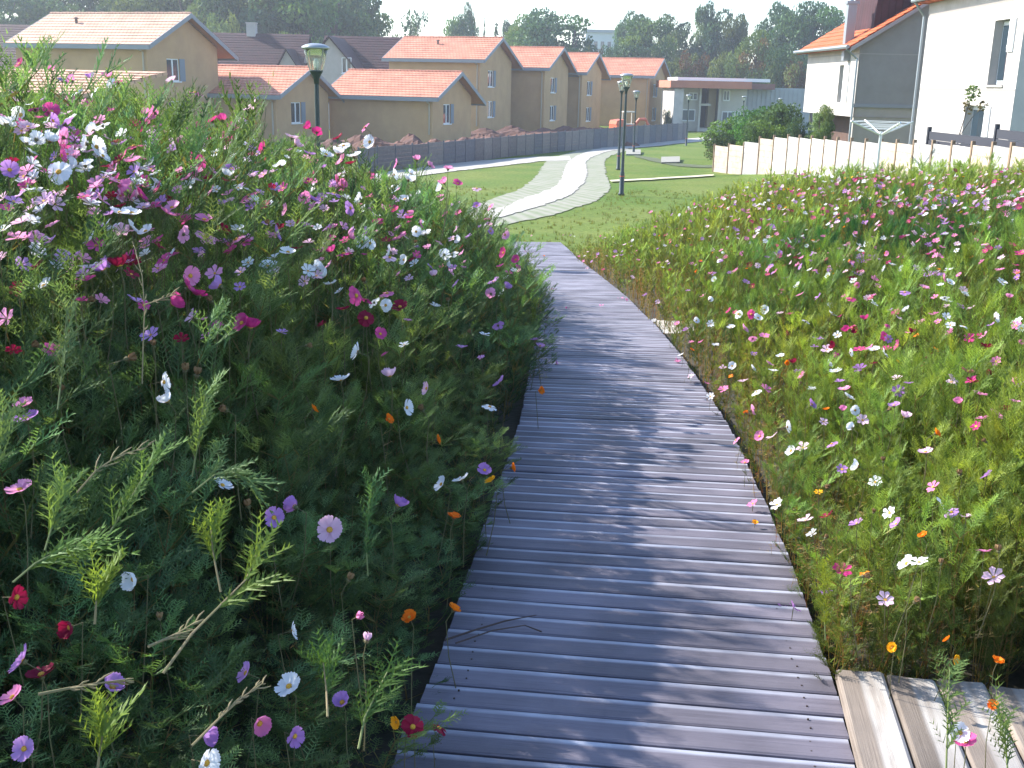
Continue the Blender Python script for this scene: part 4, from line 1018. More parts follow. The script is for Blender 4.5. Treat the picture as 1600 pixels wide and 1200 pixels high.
def plant_template(seed, lod, leafy=1.0, stemcol=(.16, .10, .045), fol=(1, 1, 1), spread=.16, upr=1.0):
    """upright feathery plant of height 1; returns co (n,3,3), tone (n,3)"""
    r = np.random.RandomState(seed); out = ([], [])
    w = {0: .0020, 1: .0030, 2: .0052}[lod]; pairs, sub = {0: (5, 2), 1: (4, 1), 2: (4, 0)}[lod]
    fol = np.array(fol, float); stem = np.array(stemcol, float)
    def stemseg(a, b, r0, r1, col):
        ax = b - a; s1 = np.cross(ax, [.3, 1, .1]); s1 /= np.linalg.norm(s1); s2 = np.cross(ax, s1); s2 /= np.linalg.norm(s2)
        for s_ in (s1, s2):
            out[0].append((a - s_ * r0, a + s_ * r0, b + s_ * r1)); out[1].append(col)
            out[0].append((a - s_ * r0, b + s_ * r1, b - s_ * r1)); out[1].append(col)
    nodes = [np.zeros(3)]; lean = (r.rand(2) - .5) * .16
    for k in range(1, 7): nodes.append(np.array([lean[0] * k / 6 + (r.rand() - .5) * .03, lean[1] * k / 6 + (r.rand() - .5) * .03, k / 6 * .93]))
    for k in range(6): stemseg(nodes[k], nodes[k + 1], .0042 - .0005 * k, .0037 - .0005 * k, stem * (1.1 - .05 * k) + fol * .05 * .08 * k)
    up = np.array([0, 0, 1.])
    nl = {0: 1.0, 1: .8, 2: .5}[lod] * leafy
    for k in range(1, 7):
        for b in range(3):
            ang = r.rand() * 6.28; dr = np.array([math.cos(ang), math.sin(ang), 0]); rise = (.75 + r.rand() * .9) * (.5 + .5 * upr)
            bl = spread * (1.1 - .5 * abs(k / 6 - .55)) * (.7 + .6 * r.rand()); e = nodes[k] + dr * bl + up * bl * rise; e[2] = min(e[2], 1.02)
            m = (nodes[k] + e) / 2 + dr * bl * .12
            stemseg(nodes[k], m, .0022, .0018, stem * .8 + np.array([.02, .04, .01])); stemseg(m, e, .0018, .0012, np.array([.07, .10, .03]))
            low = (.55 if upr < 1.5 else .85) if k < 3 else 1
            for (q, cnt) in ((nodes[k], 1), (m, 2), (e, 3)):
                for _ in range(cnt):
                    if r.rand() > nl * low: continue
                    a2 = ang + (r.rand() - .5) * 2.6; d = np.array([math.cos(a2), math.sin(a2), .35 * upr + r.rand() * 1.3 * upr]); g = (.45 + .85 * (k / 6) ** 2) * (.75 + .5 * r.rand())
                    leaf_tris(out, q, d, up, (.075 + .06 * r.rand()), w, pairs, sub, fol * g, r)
    return np.array(out[0], np.float32), np.array(out[1], np.float32)
def stalk_template(seed, lod):
    r = np.random.RandomState(seed); out = ([], []); w = .0026 if lod < 2 else .005
    for q in range(3):
        b0 = np.array([(r.rand() - .5) * .1, (r.rand() - .5) * .1, 0]); b1 = b0 + np.array([(r.rand() - .5) * .2, (r.rand() - .5) * .2, .75 + .3 * r.rand()])
        c = np.array([(.24, .10, .05), (.30, .22, .10), (.20, .16, .07)][r.randint(3)])
        for s_ in (np.array([1., 0, 0]), np.array([0, 1., 0])):
            out[0].append((b0 - s_ * w, b0 + s_ * w, b1)); out[1].append(c)
        for k in range(9):
            t = .15 + .8 * r.rand(); a = b0 + (b1 - b0) * t; ang = r.rand() * 6.28; d = np.array([math.cos(ang), math.sin(ang), .3 + r.rand()]); l = .04 + .06 * r.rand()
            leaf_tris(out, a, d, np.array([0, 0, 1.]), l, w * .8, 2, 0, c * (1.1 if r.rand() > .4 else 1) + (np.array([.02, .05, .0]) if r.rand() > .6 else 0), r)
    return np.array(out[0], np.float32), np.array(out[1], np.float32)

FL = np.array([.090, .160, .060]); FR = np.array([.165, .245, .055])
def scatter(name, area, can, fol, seed, stalkp, mat_, hscale=1.0, stemcol=(.13, .09, .04), leaneps=.08, spread=.16, wmul=1.0, upr=1.0, dark=()):
    r = np.random.RandomState(seed)
    T = {lod: [plant_template(100 + k + 10 * lod, lod, 1.0, stemcol, (1, 1, 1), spread, upr) for k in range(5)] for lod in (0, 1, 2)}
    S = {lod: [stalk_template(40 + k, lod) for k in range(3)] for lod in (0, 2)}
    co_, to_ = [], []; cnt = 0
    for (x, y, dens_lod) in area(r):
        g = float(ground(x, y)); h = float(can(x, y)) - g
        if h < .12: continue
        dist = math.hypot(x, y); lod = 0 if dist < 5.2 else 1 if dist < 11 else 2
        edge = h < .62
        if r.rand() < stalkp * (2.2 if edge else 1): co, to = S[0 if lod < 2 else 2][r.randint(3)]; st_ = True
        else: co, to = T[lod][r.randint(5)]; st_ = False
        H = h * (.58 + .46 * r.rand() ** .8) * hscale * float(patch(x, y)); a = r.rand() * 6.28; ca, sa = math.cos(a), math.sin(a)
        wsc = wmul * max(.75, min(1.15, H ** .5)) * (1 + .1 * r.rand())
        z = co[..., 2] * H; lx, ly = r.normal(size=2) * leaneps
        c2 = np.empty_like(co)
        c2[..., 0] = (co[..., 0] * ca - co[..., 1] * sa) * wsc + x + lx * z
        c2[..., 1] = (co[..., 0] * sa + co[..., 1] * ca) * wsc + y + ly * z
        c2[..., 2] = z + g - .02
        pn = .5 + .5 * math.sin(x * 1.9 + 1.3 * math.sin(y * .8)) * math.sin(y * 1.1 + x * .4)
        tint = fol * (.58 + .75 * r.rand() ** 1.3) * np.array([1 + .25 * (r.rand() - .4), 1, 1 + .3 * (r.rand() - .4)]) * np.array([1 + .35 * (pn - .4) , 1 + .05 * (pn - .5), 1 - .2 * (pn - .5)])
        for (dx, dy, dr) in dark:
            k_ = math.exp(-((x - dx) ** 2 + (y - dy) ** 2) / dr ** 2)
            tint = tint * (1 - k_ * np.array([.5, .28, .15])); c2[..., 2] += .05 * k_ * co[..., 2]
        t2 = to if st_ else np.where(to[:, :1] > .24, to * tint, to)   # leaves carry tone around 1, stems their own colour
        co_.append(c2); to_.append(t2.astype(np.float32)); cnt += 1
    co = np.concatenate(co_); to = np.clip(np.concatenate(to_), 0, 1)
    print('SCATTER', name, cnt, 'plants', len(co), 'tris')
    o = link(name, trimesh(name, co, to, [mat_])); o['kind'] = 'stuff'; return o
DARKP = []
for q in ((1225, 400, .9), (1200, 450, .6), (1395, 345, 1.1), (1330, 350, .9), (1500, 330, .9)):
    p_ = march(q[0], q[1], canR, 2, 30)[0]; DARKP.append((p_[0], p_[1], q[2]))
def areaL(r):
    pts = []
    y = .75
    while y < 15:
        d = math.hypot(1, y); sp = .115 if y < 4.5 else .135 if y < 8 else .17
        xl = -min(.55 * y + 1.0, 7.5); x = xl
        while x < wcx(y) - .48:
            xx, yy = x + r.uniform(-.5, .5) * sp, y + r.uniform(-.5, .5) * sp; e = wcx(yy) - .62 - xx
            if e > (.02 + .02 * max(0, yy - 3) if yy < 6.2 else .08 - .16 * min(1, (yy - 6.2) / 1.2)) and r.rand() < .9 + .4 * (float(patch(xx, yy)) - 1) : pts.append((xx, yy, 0))
            x += sp
        y += sp
    return pts
def areaR(r):
    pts = []; y = 2.98
    while y < 21:
        sp = .062 if y < 3.9 else .08 if y < 5 else .115 if y < 8.5 else .16
        x = wcx(y) + .58; xr = min(.52 * y + 1.2, 10)
        while x < xr:
            xx, yy = x + r.uniform(-.5, .5) * sp, y + r.uniform(-.5, .5) * sp
            if xx - wcx(yy) - .62 > -.02 and yy > 2.98: pts.append((xx, yy, 0))
            x += sp
        y += sp
    return pts
M_FOL = leafmat('feathery_foliage', .42, (1, 1, 1), 0, 1.25)
scatter('cosmos_foliage', areaL, canL, FL, 21, .06, M_FOL, 1.0, (.16, .11, .05), .13, .13, .95, 1.7)
scatter('cosmos_foliage', areaR, canR, FR, 22, .28, M_FOL, 1.0, (.20, .12, .05), .07, .085, .74, 2.4, DARKP)

# lawn tufts along the end of the boardwalk and the meadow edges
def tufts(name, spots, h, w, cols, seed, nb=7):
    r = np.random.RandomState(seed); co, to = [], []
    for (x, y) in spots:
        g = gz(x, y)
        for k in range(nb):
            a = r.rand() * 6.28; b = np.array([x + r.normal() * .03, y + r.normal() * .03, g]); hh = h * (.5 + r.rand()); e = b + np.array([math.cos(a) * hh * .4, math.sin(a) * hh * .4, hh]); s_ = np.array([-math.sin(a), math.cos(a), 0]) * w
            co.append((b - s_, b + s_, e)); to.append(np.array(cols[r.randint(len(cols))]) * (.8 + .4 * r.rand()))
    o = link(name, trimesh(name, np.array(co, np.float32), np.array(to, np.float32), [M_FOL])); o['kind'] = 'stuff'; return o
r = np.random.RandomState(3); sp = []
for _ in range(9000):
    x, y = r.uniform(-7, 9), 14 + 26 * r.rand() ** 1.4
    if abs(x - wcx(min(y, 24))) < .66 and y < 23.3: continue
    if 20.3 - .45 * max(x - 1, 0) > y and x > wcx(y): continue
    if y > 24.5 and r.rand() < .6: continue
    if y > 24.5 and -2.2 < (x + .2) and x < 7 and y < 48: 
        pass
    sp.append((x, y))
# keep the tufts off the paved strips
def onpave(x, y):
    q = Vector((x, y, gz(x, y))) - CAM; Zc = q.dot(F_); px = 800 + FPX * q.dot(R_) / Zc; py = 600 - FPX * q.dot(U_) / Zc
    L = [(230, 940), (240, 905), (252, 862), (262, 850), (280, 838), (297, 812), (312, 770), (335, 715), (362, 700)]; Rg = [(230, 985), (243, 958), (252, 946), (272, 948), (295, 956), (312, 939), (335, 876), (350, 802), (362, 728)]
    if 228 < py < 364:
        a = np.interp(py, [k[0] for k in L], [k[1] for k in L]); b = np.interp(py, [k[0] for k in Rg], [k[1] for k in Rg])
        if a - 8 < px < b + 8: return True
    return px < 900 and 242 < py < 300 and py < np.interp(px, [520, 700, 850], [302, 272, 254]) and py > np.interp(px, [520, 700, 850], [282, 255, 243])
sp = [q for q in sp if not onpave(*q)]
tufts('grass', sp, .07, .008, [(.09, .14, .03), (.12, .15, .04), (.15, .15, .06)], 5, 8)

# ------------------------------------------------------------------ haze in the air
hz = MB(); hz.box(-480, 480, -60, 470, -7, 40)
hm = bpy.data.materials.new('haze_air'); hm.use_nodes = True; hn = hm.node_tree.nodes; hn.remove(hn['Principled BSDF'])
pv = hn.new('ShaderNodeVolumePrincipled'); pv.inputs['Color'].default_value = (.80, .88, 1, 1); pv.inputs['Density'].default_value = .0007; pv.inputs['Anisotropy'].default_value = .35
hm.node_tree.links.new(pv.outputs[0], hn['Material Output'].inputs['Volume'])
ho = hz.build('haze', hm); ho['kind'] = 'stuff'

# ------------------------------------------------------------------ flowers
def petal_mat(name, c, c2):
    m = bpy.data.materials.new(name); m.use_nodes = True; n, l = m.node_tree.nodes, m.node_tree.links; b = n['Principled BSDF']; b.inputs['Roughness'].default_value = .6; b.inputs['Specular IOR Level'].default_value = .2
    oi = n.new('ShaderNodeObjectInfo'); mx = n.new('ShaderNodeMix'); mx.data_type = 'RGBA'; mx.inputs[6].default_value = (*c, 1); mx.inputs[7].default_value = (*c2, 1); l.new(oi.outputs['Random'], mx.inputs['Factor'])
    l.new(mx.outputs[2], b.inputs['Base Color']); tr = n.new('ShaderNodeBsdfTranslucent'); l.new(mx.outputs[2], tr.inputs[0]); ms = n.new('ShaderNodeMixShader'); ms.inputs[0].default_value = .38
    l.new(b.outputs[0], ms.inputs[1]); l.new(tr.outputs[0], ms.inputs[2]); l.new(ms.outputs[0], n['Material Output'].inputs[0]); return m
PM = {'w': petal_mat('white_petal', (.82, .82, .84), (.74, .76, .80)), 'k': petal_mat('blush_petal', (.80, .56, .68), (.76, .48, .64)), 'p': petal_mat('pink_petal', (.72, .20, .42), (.78, .34, .56)),
      'm': petal_mat('magenta_petal', (.56, .035, .20), (.62, .09, .30)), 'l': petal_mat('lilac_petal', (.42, .20, .52), (.50, .28, .60)), 'r': petal_mat('crimson_petal', (.20, .006, .035), (.28, .012, .05)),
      'o': petal_mat('orange_petal', (.85, .24, .01), (.80, .17, .01)), 's': petal_mat('dry_bract', (.20, .11, .05), (.30, .20, .10)), 'y': petal_mat('yellow_petal', (.88, .45, .01), (.85, .40, .02))}
M_CEN = mat('yellow_disc', (.62, .36, .03), .8, noise=(.35, .16, .02), nscale=300)
M_STEM = mat('flower_stem', (.10, .12, .04), .7, noise=(.14, .10, .05), nscale=20, transl=.15)
def petal_rings(mb, tilt, yaw0, npet, Rr, cup, seed, closed=0.0, pw=1.0, m=0, h=.35):
    r = random.Random(seed); Mt = Matrix.Translation((0, 0, h)) @ Matrix.Rotation(tilt, 4, 'Y')
    for k in range(npet):
        a = 2 * math.pi * k / npet + r.uniform(-.07, .07); ll = Rr * r.uniform(.9, 1.08); cp = cup + r.uniform(-.12, .15); tw = r.uniform(-.25, .25)
        rot = Mt @ Matrix.Rotation(a, 4, 'Z'); i0 = len(mb.v); rows = [(.1, .10), (.35, .26), (.65, .38), (.88, .42), (1.0, .30)]
        lw = 2 * math.sin(math.pi / npet) * .96 * pw
        for j, (t, w) in enumerate(rows):
            for q in range(5):
                u = (q - 2) / 2; tt = t
                if j == 4: tt = 1.0 + (.03 if q % 2 == 0 else -.055) - (.06 if abs(u) == 1 else 0)
                x = ll * tt * math.cos(cp * t * .9); z = ll * tt * math.sin(cp * t * .9) + ll * (.05 * u * u - .025 * (1 - abs(u)) * (q % 2)) + tw * u * w * ll * .4
                mb.v.append(tuple(rot @ Vector((x, u * w * lw * ll, z + .002 * (k % 2)))))
        for j in range(4):
            for q in range(4):
                a_ = i0 + j * 5 + q; mb.f.append((a_, a_ + 1, a_ + 6, a_ + 5)); mb.m.append(m)
def flower_parts(kind, tiltd, seed):
    tilt = R(tiltd); h = .35; P, Cn, S = MB(), MB(), MB()
    if kind == 'cosmos': petal_rings(P, tilt, 0, 8, .037, .30, seed)
    elif kind == 'cupped': petal_rings(P, tilt, 0, 8, .036, .85, seed)
    elif kind == 'loose': petal_rings(P, tilt, 0, 7, .038, -.25, seed, pw=1.1)
    elif kind == 'small': petal_rings(P, tilt, 0, 8, .024, .35, seed); petal_rings(P, tilt, .3, 5, .018, .7, seed + 1)
    elif kind == 'bud': petal_rings(P, tilt, 0, 6, .020, 1.45, seed, pw=1.2)
    Mt = Matrix.Translation((0, 0, h)) @ Matrix.Rotation(tilt, 4, 'Y')
    if kind != 'bud':
        prof = [(.0085, 0), (.009, .003), (.0065, .0065), (.003, .008), (0, .0075)] if kind != 'small' else [(.005, 0), (.0055, .003), (.003, .005), (0, .005)]
        c = MB(); c.lathe(prof, 10); Cn.v = [tuple(Mt @ Vector(v)) for v in c.v]; Cn.f, Cn.m = c.f, c.m
    c = MB(); c.lathe([(.0015, -.012), (.006, -.008), (.0075, -.002), (.004, 0)], 8); S.v = [tuple(Mt @ Vector(v)) for v in c.v]; S.f, S.m = list(c.f), list(c.m)
    for k in range(8):   # sepals
        a = 2 * math.pi * k / 8; e = Mt @ Vector((math.cos(a) * .013, math.sin(a) * .013, -.003)); b1 = Mt @ Vector((math.cos(a + .25) * .006, math.sin(a + .25) * .006, -.002)); b2 = Mt @ Vector((math.cos(a - .25) * .006, math.sin(a - .25) * .006, -.002)); S.poly([b1, e, b2])
    nd = Mt @ Vector((0, 0, -.011)); nk = Mt @ Vector((0, 0, -.05)); rr = random.Random(seed)
    S.tube([(rr.uniform(-.03, .03), rr.uniform(-.03, .03), 0), (nk.x * .6, rr.uniform(-.01, .01), .18), tuple(nk), tuple(nd)], [.0022, .0018, .0014, .0013], 5)
    return P, Cn, S
FT = {}
def ftemplate(kind, tiltd, seed, c, split):
    k = (kind, tiltd, seed, c, split)
    if k not in FT:
        P, Cn, S = flower_parts(kind, tiltd, seed)
        if split: FT[k] = [('petals', P.mesh('petals', PM[c], True)), ('stem', S.mesh('stem', M_STEM))] + ([('flower_centre', Cn.mesh('flower_centre', M_CEN, True))] if Cn.v else [])
        else:
            A = MB()
            for j, B_ in enumerate((P, Cn, S)):
                i = len(A.v); A.v += B_.v; A.f += [tuple(q + i for q in f) for f in B_.f]; A.m += [j] * len(B_.f)
            FT[k] = A.mesh('cosmos_flower', [PM[c], M_CEN, M_STEM])
    return FT[k]
CN = {'w': 'white', 'k': 'blush pink', 'p': 'pink', 'm': 'magenta', 'l': 'lilac', 'r': 'dark crimson', 'o': 'orange', 'y': 'golden yellow', 's': 'dry brown'}
LEFT = """31,100,m 80,110,p 98,127,l 113,127,p 142,122,l 169,121,p 177,135,w 185,130,m 120,144,w 147,143,w 109,154,p 268,126,k 305,145,p 55,170,m 80,175,m 33,180,w 82,189,l 101,194,l 45,200,k 10,195,w
160,196,w 146,205,w 211,199,m 245,199,p 226,179,p 242,177,p 307,199,m 332,189,m 347,188,m 365,200,m 42,224,w 57,218,w 78,220,w 98,215,p 210,229,m 250,227,k 265,225,k 285,225,m 350,217,m 362,220,m
135,225,w 150,230,w 160,244,w 95,243,m 120,255,w 133,258,w 92,269,w 207,252,p 300,250,m 310,253,m 297,265,m 362,265,l 355,275,w 292,279,p 15,266,l 185,285,p 197,291,p 197,302,p 219,306,m 187,333,w
206,334,w 225,325,k 206,356,w 228,362,w 262,334,p 269,325,p 319,344,p 286,366,p 322,370,p 369,375,p 389,306,p 397,316,w 412,231,m 447,328,p 437,259,w 431,365,l 450,395,w 419,417,w 494,418,w 69,447,w 187,416,r 162,422,l
294,450,m 312,462,m 297,431,p 344,447,l 391,512,m 378,505,m 269,475,m 388,170,k 400,163,k 378,186,k 392,190,r 484,199,m 495,207,m 456,215,k 462,227,k 484,241,l 528,216,r 537,228,w 570,199,p 578,222,w 509,242,w 528,240,w 553,244,w
441,259,w 534,251,p 548,256,r 503,262,l 481,284,m 494,287,p 525,284,m 534,290,p 522,303,l 503,309,l 475,308,p 488,312,l 562,311,w 519,356,p 547,325,l 620,256,p 651,250,p 615,273,w 642,272,w 647,283,w 638,281,w 615,294,w 672,259,p 700,264,p
690,294,w 715,287,m 745,295,k 633,312,w 687,308,p 694,286,p 600,328,p 615,328,m 637,333,p 639,341,m 656,350,p 590,350,m 745,322,l 766,323,p 761,344,p 766,361,l 789,367,p 792,358,p 787,395,m 806,406,m 719,375,w 650,362,w 665,366,w 625,372,p
694,398,w 697,410,w 706,397,w 609,394,w 631,406,w 609,403,k 578,380,w 566,378,w 544,368,p 575,362,l 516,394,m 537,397,m 494,419,w 509,431,w 516,444,w 675,419,l 678,431,k 772,441,l 791,450,l 767,459,p 556,462,m 572,469,m 605,459,p 584,472,w
603,477,w 536,484,r 572,497,r 594,522,m 625,480,r 559,550,w 778,508,l 837,531,l 844,541,l 869,569,l 255,597,w 262,627,w 37,633,p 41,656,l 347,759,w 461,792,l 428,809,l 31,766,p 532,594,w 515,828,k 609,588,k 635,637,w 667,607,k 781,598,l 765,636,w 757,735,l
721,750,w 622,790,l 690,757,w 25,933,r 110,980,r 35,1033,l 65,1055,r 20,1090,p 175,1075,l 385,1052,l 452,1073,w 456,986,w 320,1150,l 322,1192,w 405,1130,p 460,1150,l 535,1098,l 38,1170,l 686,1138,r 645,1135,r 210,905,w"""
LEFTB = "560,963,p 573,1000,k 1,1"
RIGHT = """1017,332,p 1086,319,p 1062,336,w 1082,334,p 1135,373,p 1148,321,l 1206,354,l 1294,351,w 1234,375,w 1255,369,w 1334,337,r 1446,336,w 1459,326,w 1442,371,p 1354,381,w 1388,397,p 1540,381,p 1525,377,p 1180,394,m 1219,396,l 1129,397,w 1124,407,w 1116,437,w
1294,431,w 1332,416,l 1382,420,w 1394,414,w 1409,420,w 1450,422,w 1221,454,m 1246,446,w 1330,467,m 1339,446,p 1474,435,p 1484,442,w 1469,446,w 1476,465,w 1482,472,w 1444,450,p 1414,457,l 1576,465,p 1508,461,w 1109,469,w 1154,491,w 1184,497,w
1195,484,w 1142,512,w 1139,486,m 1174,491,m 1058,506,p 1088,501,w 1163,514,p 1176,529,p 1300,491,w 1259,502,w 1416,484,w 1386,512,m 1382,525,m 1322,517,m 1351,499,m 1339,516,r 1424,519,r 1555,497,w 1549,508,l 1506,510,w 1538,525,p 1596,538,p 1304,540,r
1328,551,w 1366,547,w 1403,540,m 1118,540,w 1064,555,w 1144,572,w 1176,576,w 1239,567,r 1219,557,w 1202,569,p 1306,581,w 1077,591,w 1251,585,p 1182,613,w 1319,609,p 1326,621,w 1512,581,m 1546,585,r 1581,596,p 1397,634,l 1414,652,k 1497,630,p 1555,649,p 1585,628,p
1268,632,l 1317,641,p 1336,641,w 1174,641,p 1229,667,w 1332,669,w 1187,682,p 1150,688,p 1236,705,w 1300,694,l 1341,729,w 1446,707,k 1164,723,p 1401,819,l 1472,787,w 1487,801,l 1417,881,w 1500,1145,w 1508,1160,m"""
ORANGE = """683,687,o,L 490,640,o,L 709,808,o,L 800,731,o,L 767,752,y,L 607,655,o,L 640,965,o,L 709,952,o,L 620,1128,y,L 845,610,o,L 1088,424,o,R 1229,567,o,R 1081,547,o,R 1291,640,o,R 1165,645,o,R 1463,677,o,R 1180,817,y,R 1442,837,o,R 1480,1000,o,R 1394,1012,y,R 1559,1033,o,R 1492,1031,y,R 1551,1103,o,D 850,400,o,L"""
def parse(s): return [(float(a), float(b), c) for a, b, c in (q.split(',')[:3] for q in s.split() if q.count(',') >= 2)]
def zone_label(px, py, c, side, Z):
    nm = CN[c]
    if side == 'L':
        where = ('against the sky line of the leftmost house' if py < 150 and px < 400 else 'among the taller blooms below the leftmost house' if py < 290 and px < 400 else 'in the thick of blooms under the large lamp' if py < 290 and px < 600
                 else 'on the plants that hide the side path' if py < 340 and px >= 600 else 'in the middle of the left flower bank' if py < 480 and px < 560 else 'near the boardwalk end of the left bank' if py < 480
                 else 'on the shaded face of the left bank' if py < 720 else 'low in the near shaded foliage' if py < 900 else 'in the closest plants at the bottom left')
    else:
        where = ('at the far rim of the right meadow' if py < 360 else 'beside the dark green clump in the right meadow' if py < 480 and px < 1300 else 'in the far right part of the right meadow' if py < 480
                 else 'along the boardwalk side of the right meadow' if px < 1230 and py < 760 else 'in the middle of the right meadow' if py < 600 else 'in the nearer part of the right meadow' if py < 1000 else 'hanging over the planks of the side deck')
    return nm, where
SEEN = {}
def put_flower(px, py, c, side, kind=None, fixed=None):
    r = rnd
    fn = canL if side == 'L' else canR
    if fixed: p, Z = at(px, py, fixed), fixed
    else:
        p, Z, ok = march(px, py, (lambda x, y: fn(x, y) + (.085 if side == 'L' else 0)), 1.2, 26)
        if not ok:
            Z = {True: np.interp(px, [0, 300, 620, 800], [6.2, 5.6, 6.8, 8.5]), False: np.interp(px, [860, 1100, 1600], [19, 15, 14])}[side == 'L']; p = at(px, py, float(Z))
        Z = float(Z); Z = Z - (.08 if Z > 3.2 else .02) - .01 * Z; p = at(px, py, Z)
    name = 'cosmos_flower'
    if c in 'oy': kind = 'small'; name = 'orange_flower'
    if c == 's': kind = 'bud'; name = 'seed_head'
    kind = kind or r.choice(['cosmos', 'cosmos', 'cosmos', 'cupped', 'loose'])
    # tilt: heads look up and towards the light; some face the path
    tiltd = r.choice([12, 30, 50, 72]) if side == 'R' or Z > 4 else r.choice([12, 30, 55, 80])
    yaw = math.pi / 2 + r.uniform(-2.2, 2.2) + (math.pi if r.random() < .55 else 0) * 1
    if fixed is None and Z < 4.2 and side == 'L' and py > 560: yaw = -math.pi / 2 + r.uniform(-2.2, 2.2)
    sd = r.randrange(2); s = r.uniform(.72, 1.06) * (1.0 if Z < 6 else 1.12) * (.76 if side == 'R' else .88 if Z < 3 else 1.06); split = Z < 5.2
    T = ftemplate(kind, tiltd, sd, c, split); loc = p - Vector((0, 0, .35 * s))
    if split:
        o = empty(name, loc, yaw)
        for nm, me in T: link(nm, me, o)
    else: o = link(name, T, None, loc); o.rotation_euler = (0, 0, yaw)
    o.scale = (s, s, s)
    nm, where = zone_label(px, py, c, side, Z)
    kw = {'bud': 'half open bud' if c != 's' else 'seed head', 'small': 'small flower', 'loose': 'flower with drooping petals', 'cupped': 'cup shaped cosmos flower', 'cosmos': 'open cosmos flower'}[kind]
    lab = '%s %s %s' % (nm, kw, where); tag(o, lab, 'flower' if c != 's' else 'seed head', 'orange flowers in the meadow' if c in 'oy' else '%s cosmos flowers %s' % (nm, where))
    SEEN.setdefault(lab, []).append((px, o)); return o
LL, RL = parse(LEFT), parse(RIGHT)
for (px, py, c) in LL: put_flower(px, py, c, 'L')
put_flower(560, 963, 'p', 'L', 'bud', 2.25); put_flower(573, 1000, 'k', 'L', 'bud', 2.3)
for (px, py, c) in RL:
    if (px, py) in ((1500, 1145), (1508, 1160)): put_flower(px, py, c, 'R', None, 2.55)
    else: put_flower(px, py, c, 'R')
for q in ORANGE.split():
    a, b, c, s_ = q.split(','); put_flower(float(a), float(b), c, 'R' if s_ in 'RD' else 'L', None, 2.7 if s_ == 'D' else None)
for q in ((388, 790), (290, 577), (116, 448), (308, 585), (240, 540), (570, 440), (650, 380), (420, 350), (330, 470), (200, 560), (95, 610), (480, 540), (545, 905), (352, 640), (250, 965), (60, 540), (140, 470), (700, 470), (735, 520), (660, 640)): put_flower(q[0], q[1], 's', 'L')
for q in ((1388, 640), (1290, 760), (1365, 800), (1500, 740), (1250, 600), (1450, 560), (1540, 690), (1350, 900), (1430, 940), (1560, 860), (1290, 840), (1210, 700), (1470, 880), (1380, 720)): put_flower(q[0], q[1], 's', 'R')
print('FLOWERS', len(LL) + len(RL), 'labels', len(SEEN))
# several alike in one zone: tell them apart by order from the left
ORD = ['first', 'second', 'third', 'fourth', 'fifth', 'sixth', 'seventh', 'eighth', 'ninth', 'tenth', 'eleventh', 'twelfth']
for lab, L in SEEN.items():
    if 1 < len(L) <= 12:
        L.sort(key=lambda q: q[0])
        for k, (px, o) in enumerate(L): o['label'] = ' '.join(('%s from the left, %s' % (ORD[k], lab)).split()[:16])
# the countless smaller blooms, as one mass per side
def mass(name, n, side, seed, pal, wts, dens):
    r = np.random.RandomState(seed); V, Fc, MI = [], [], []; keys = list(PM); k = 0; tries = 0
    while k < n and tries < n * 30:
        tries += 1; px, py = r.uniform(*dens[0]), r.uniform(*dens[1])
        if r.rand() > dens[2](px, py): continue
        fn = canL if side == 'L' else canR; p, Z, ok = march(px, py, (lambda x, y: fn(x, y) + (.085 if side == 'L' else 0)), 1.2, 26)
        if not ok: continue
        Z = Z - .06; p = at(px, py, Z) ; c = pal[np.searchsorted(np.cumsum(wts), r.rand() * sum(wts))]
        rad = (.017 if c in 'oy' else r.uniform(.020, .034)) ; nrm = Vector((r.normal() * .6 - .25, r.normal() * .6, 1)).normalized(); u = nrm.orthogonal().normalized(); w = nrm.cross(u); a0 = r.rand() * 6
        for q in range(7):
            a = a0 + 2 * math.pi * q / 7; lf = r.uniform(.1, .5); i = len(V)
            P = lambda ang, rr_, z: tuple(p + (u * math.cos(ang) + w * math.sin(ang)) * rr_ + nrm * z)
            V += [tuple(p), P(a - .36, rad * .8, rad * lf), P(a, rad, rad * lf), P(a + .36, rad * .8, rad * lf)]; Fc.append((i, i + 1, i + 2, i + 3)); MI.append(keys.index(c))
        i = len(V); V += [P(a0 + q * 1.57, .006, .004) for q in range(4)]; Fc.append((i, i + 1, i + 2, i + 3)); MI.append(len(keys))
        i = len(V); b = p - Vector((r.normal() * .02, r.normal() * .02, .22)); V += [tuple(p + Vector((-.0015, 0, 0))), tuple(p + Vector((.0015, 0, 0))), tuple(b)]; Fc.append((i, i + 1, i + 2)); MI.append(len(keys) + 1)
        k += 1
    me = bpy.data.meshes.new(name); me.from_pydata(V, [], Fc)
    for q in keys: me.materials.append(PM[q])
    me.materials.append(M_CEN); me.materials.append(M_STEM); me.polygons.foreach_set('material_index', MI); me.update()
    o = link(name, me); o['kind'] = 'stuff'
mass('small_meadow_flowers', 420, 'L', 5, 'wkpmlr', [3, 2, 3, 2.5, 2, 1.5], ((0, 860), (120, 560), lambda x, y: 1 if y < 330 else .6 if y < 430 else .12))
mass('small_meadow_flowers', 950, 'R', 6, 'wkpmlroy', [2.2, 3, 3.2, 1.6, 2.2, .9, .7, .3], ((880, 1600), (240, 980), lambda x, y: 1 if y < 330 else .35 if y < 430 else .07 if y < 620 else .012))

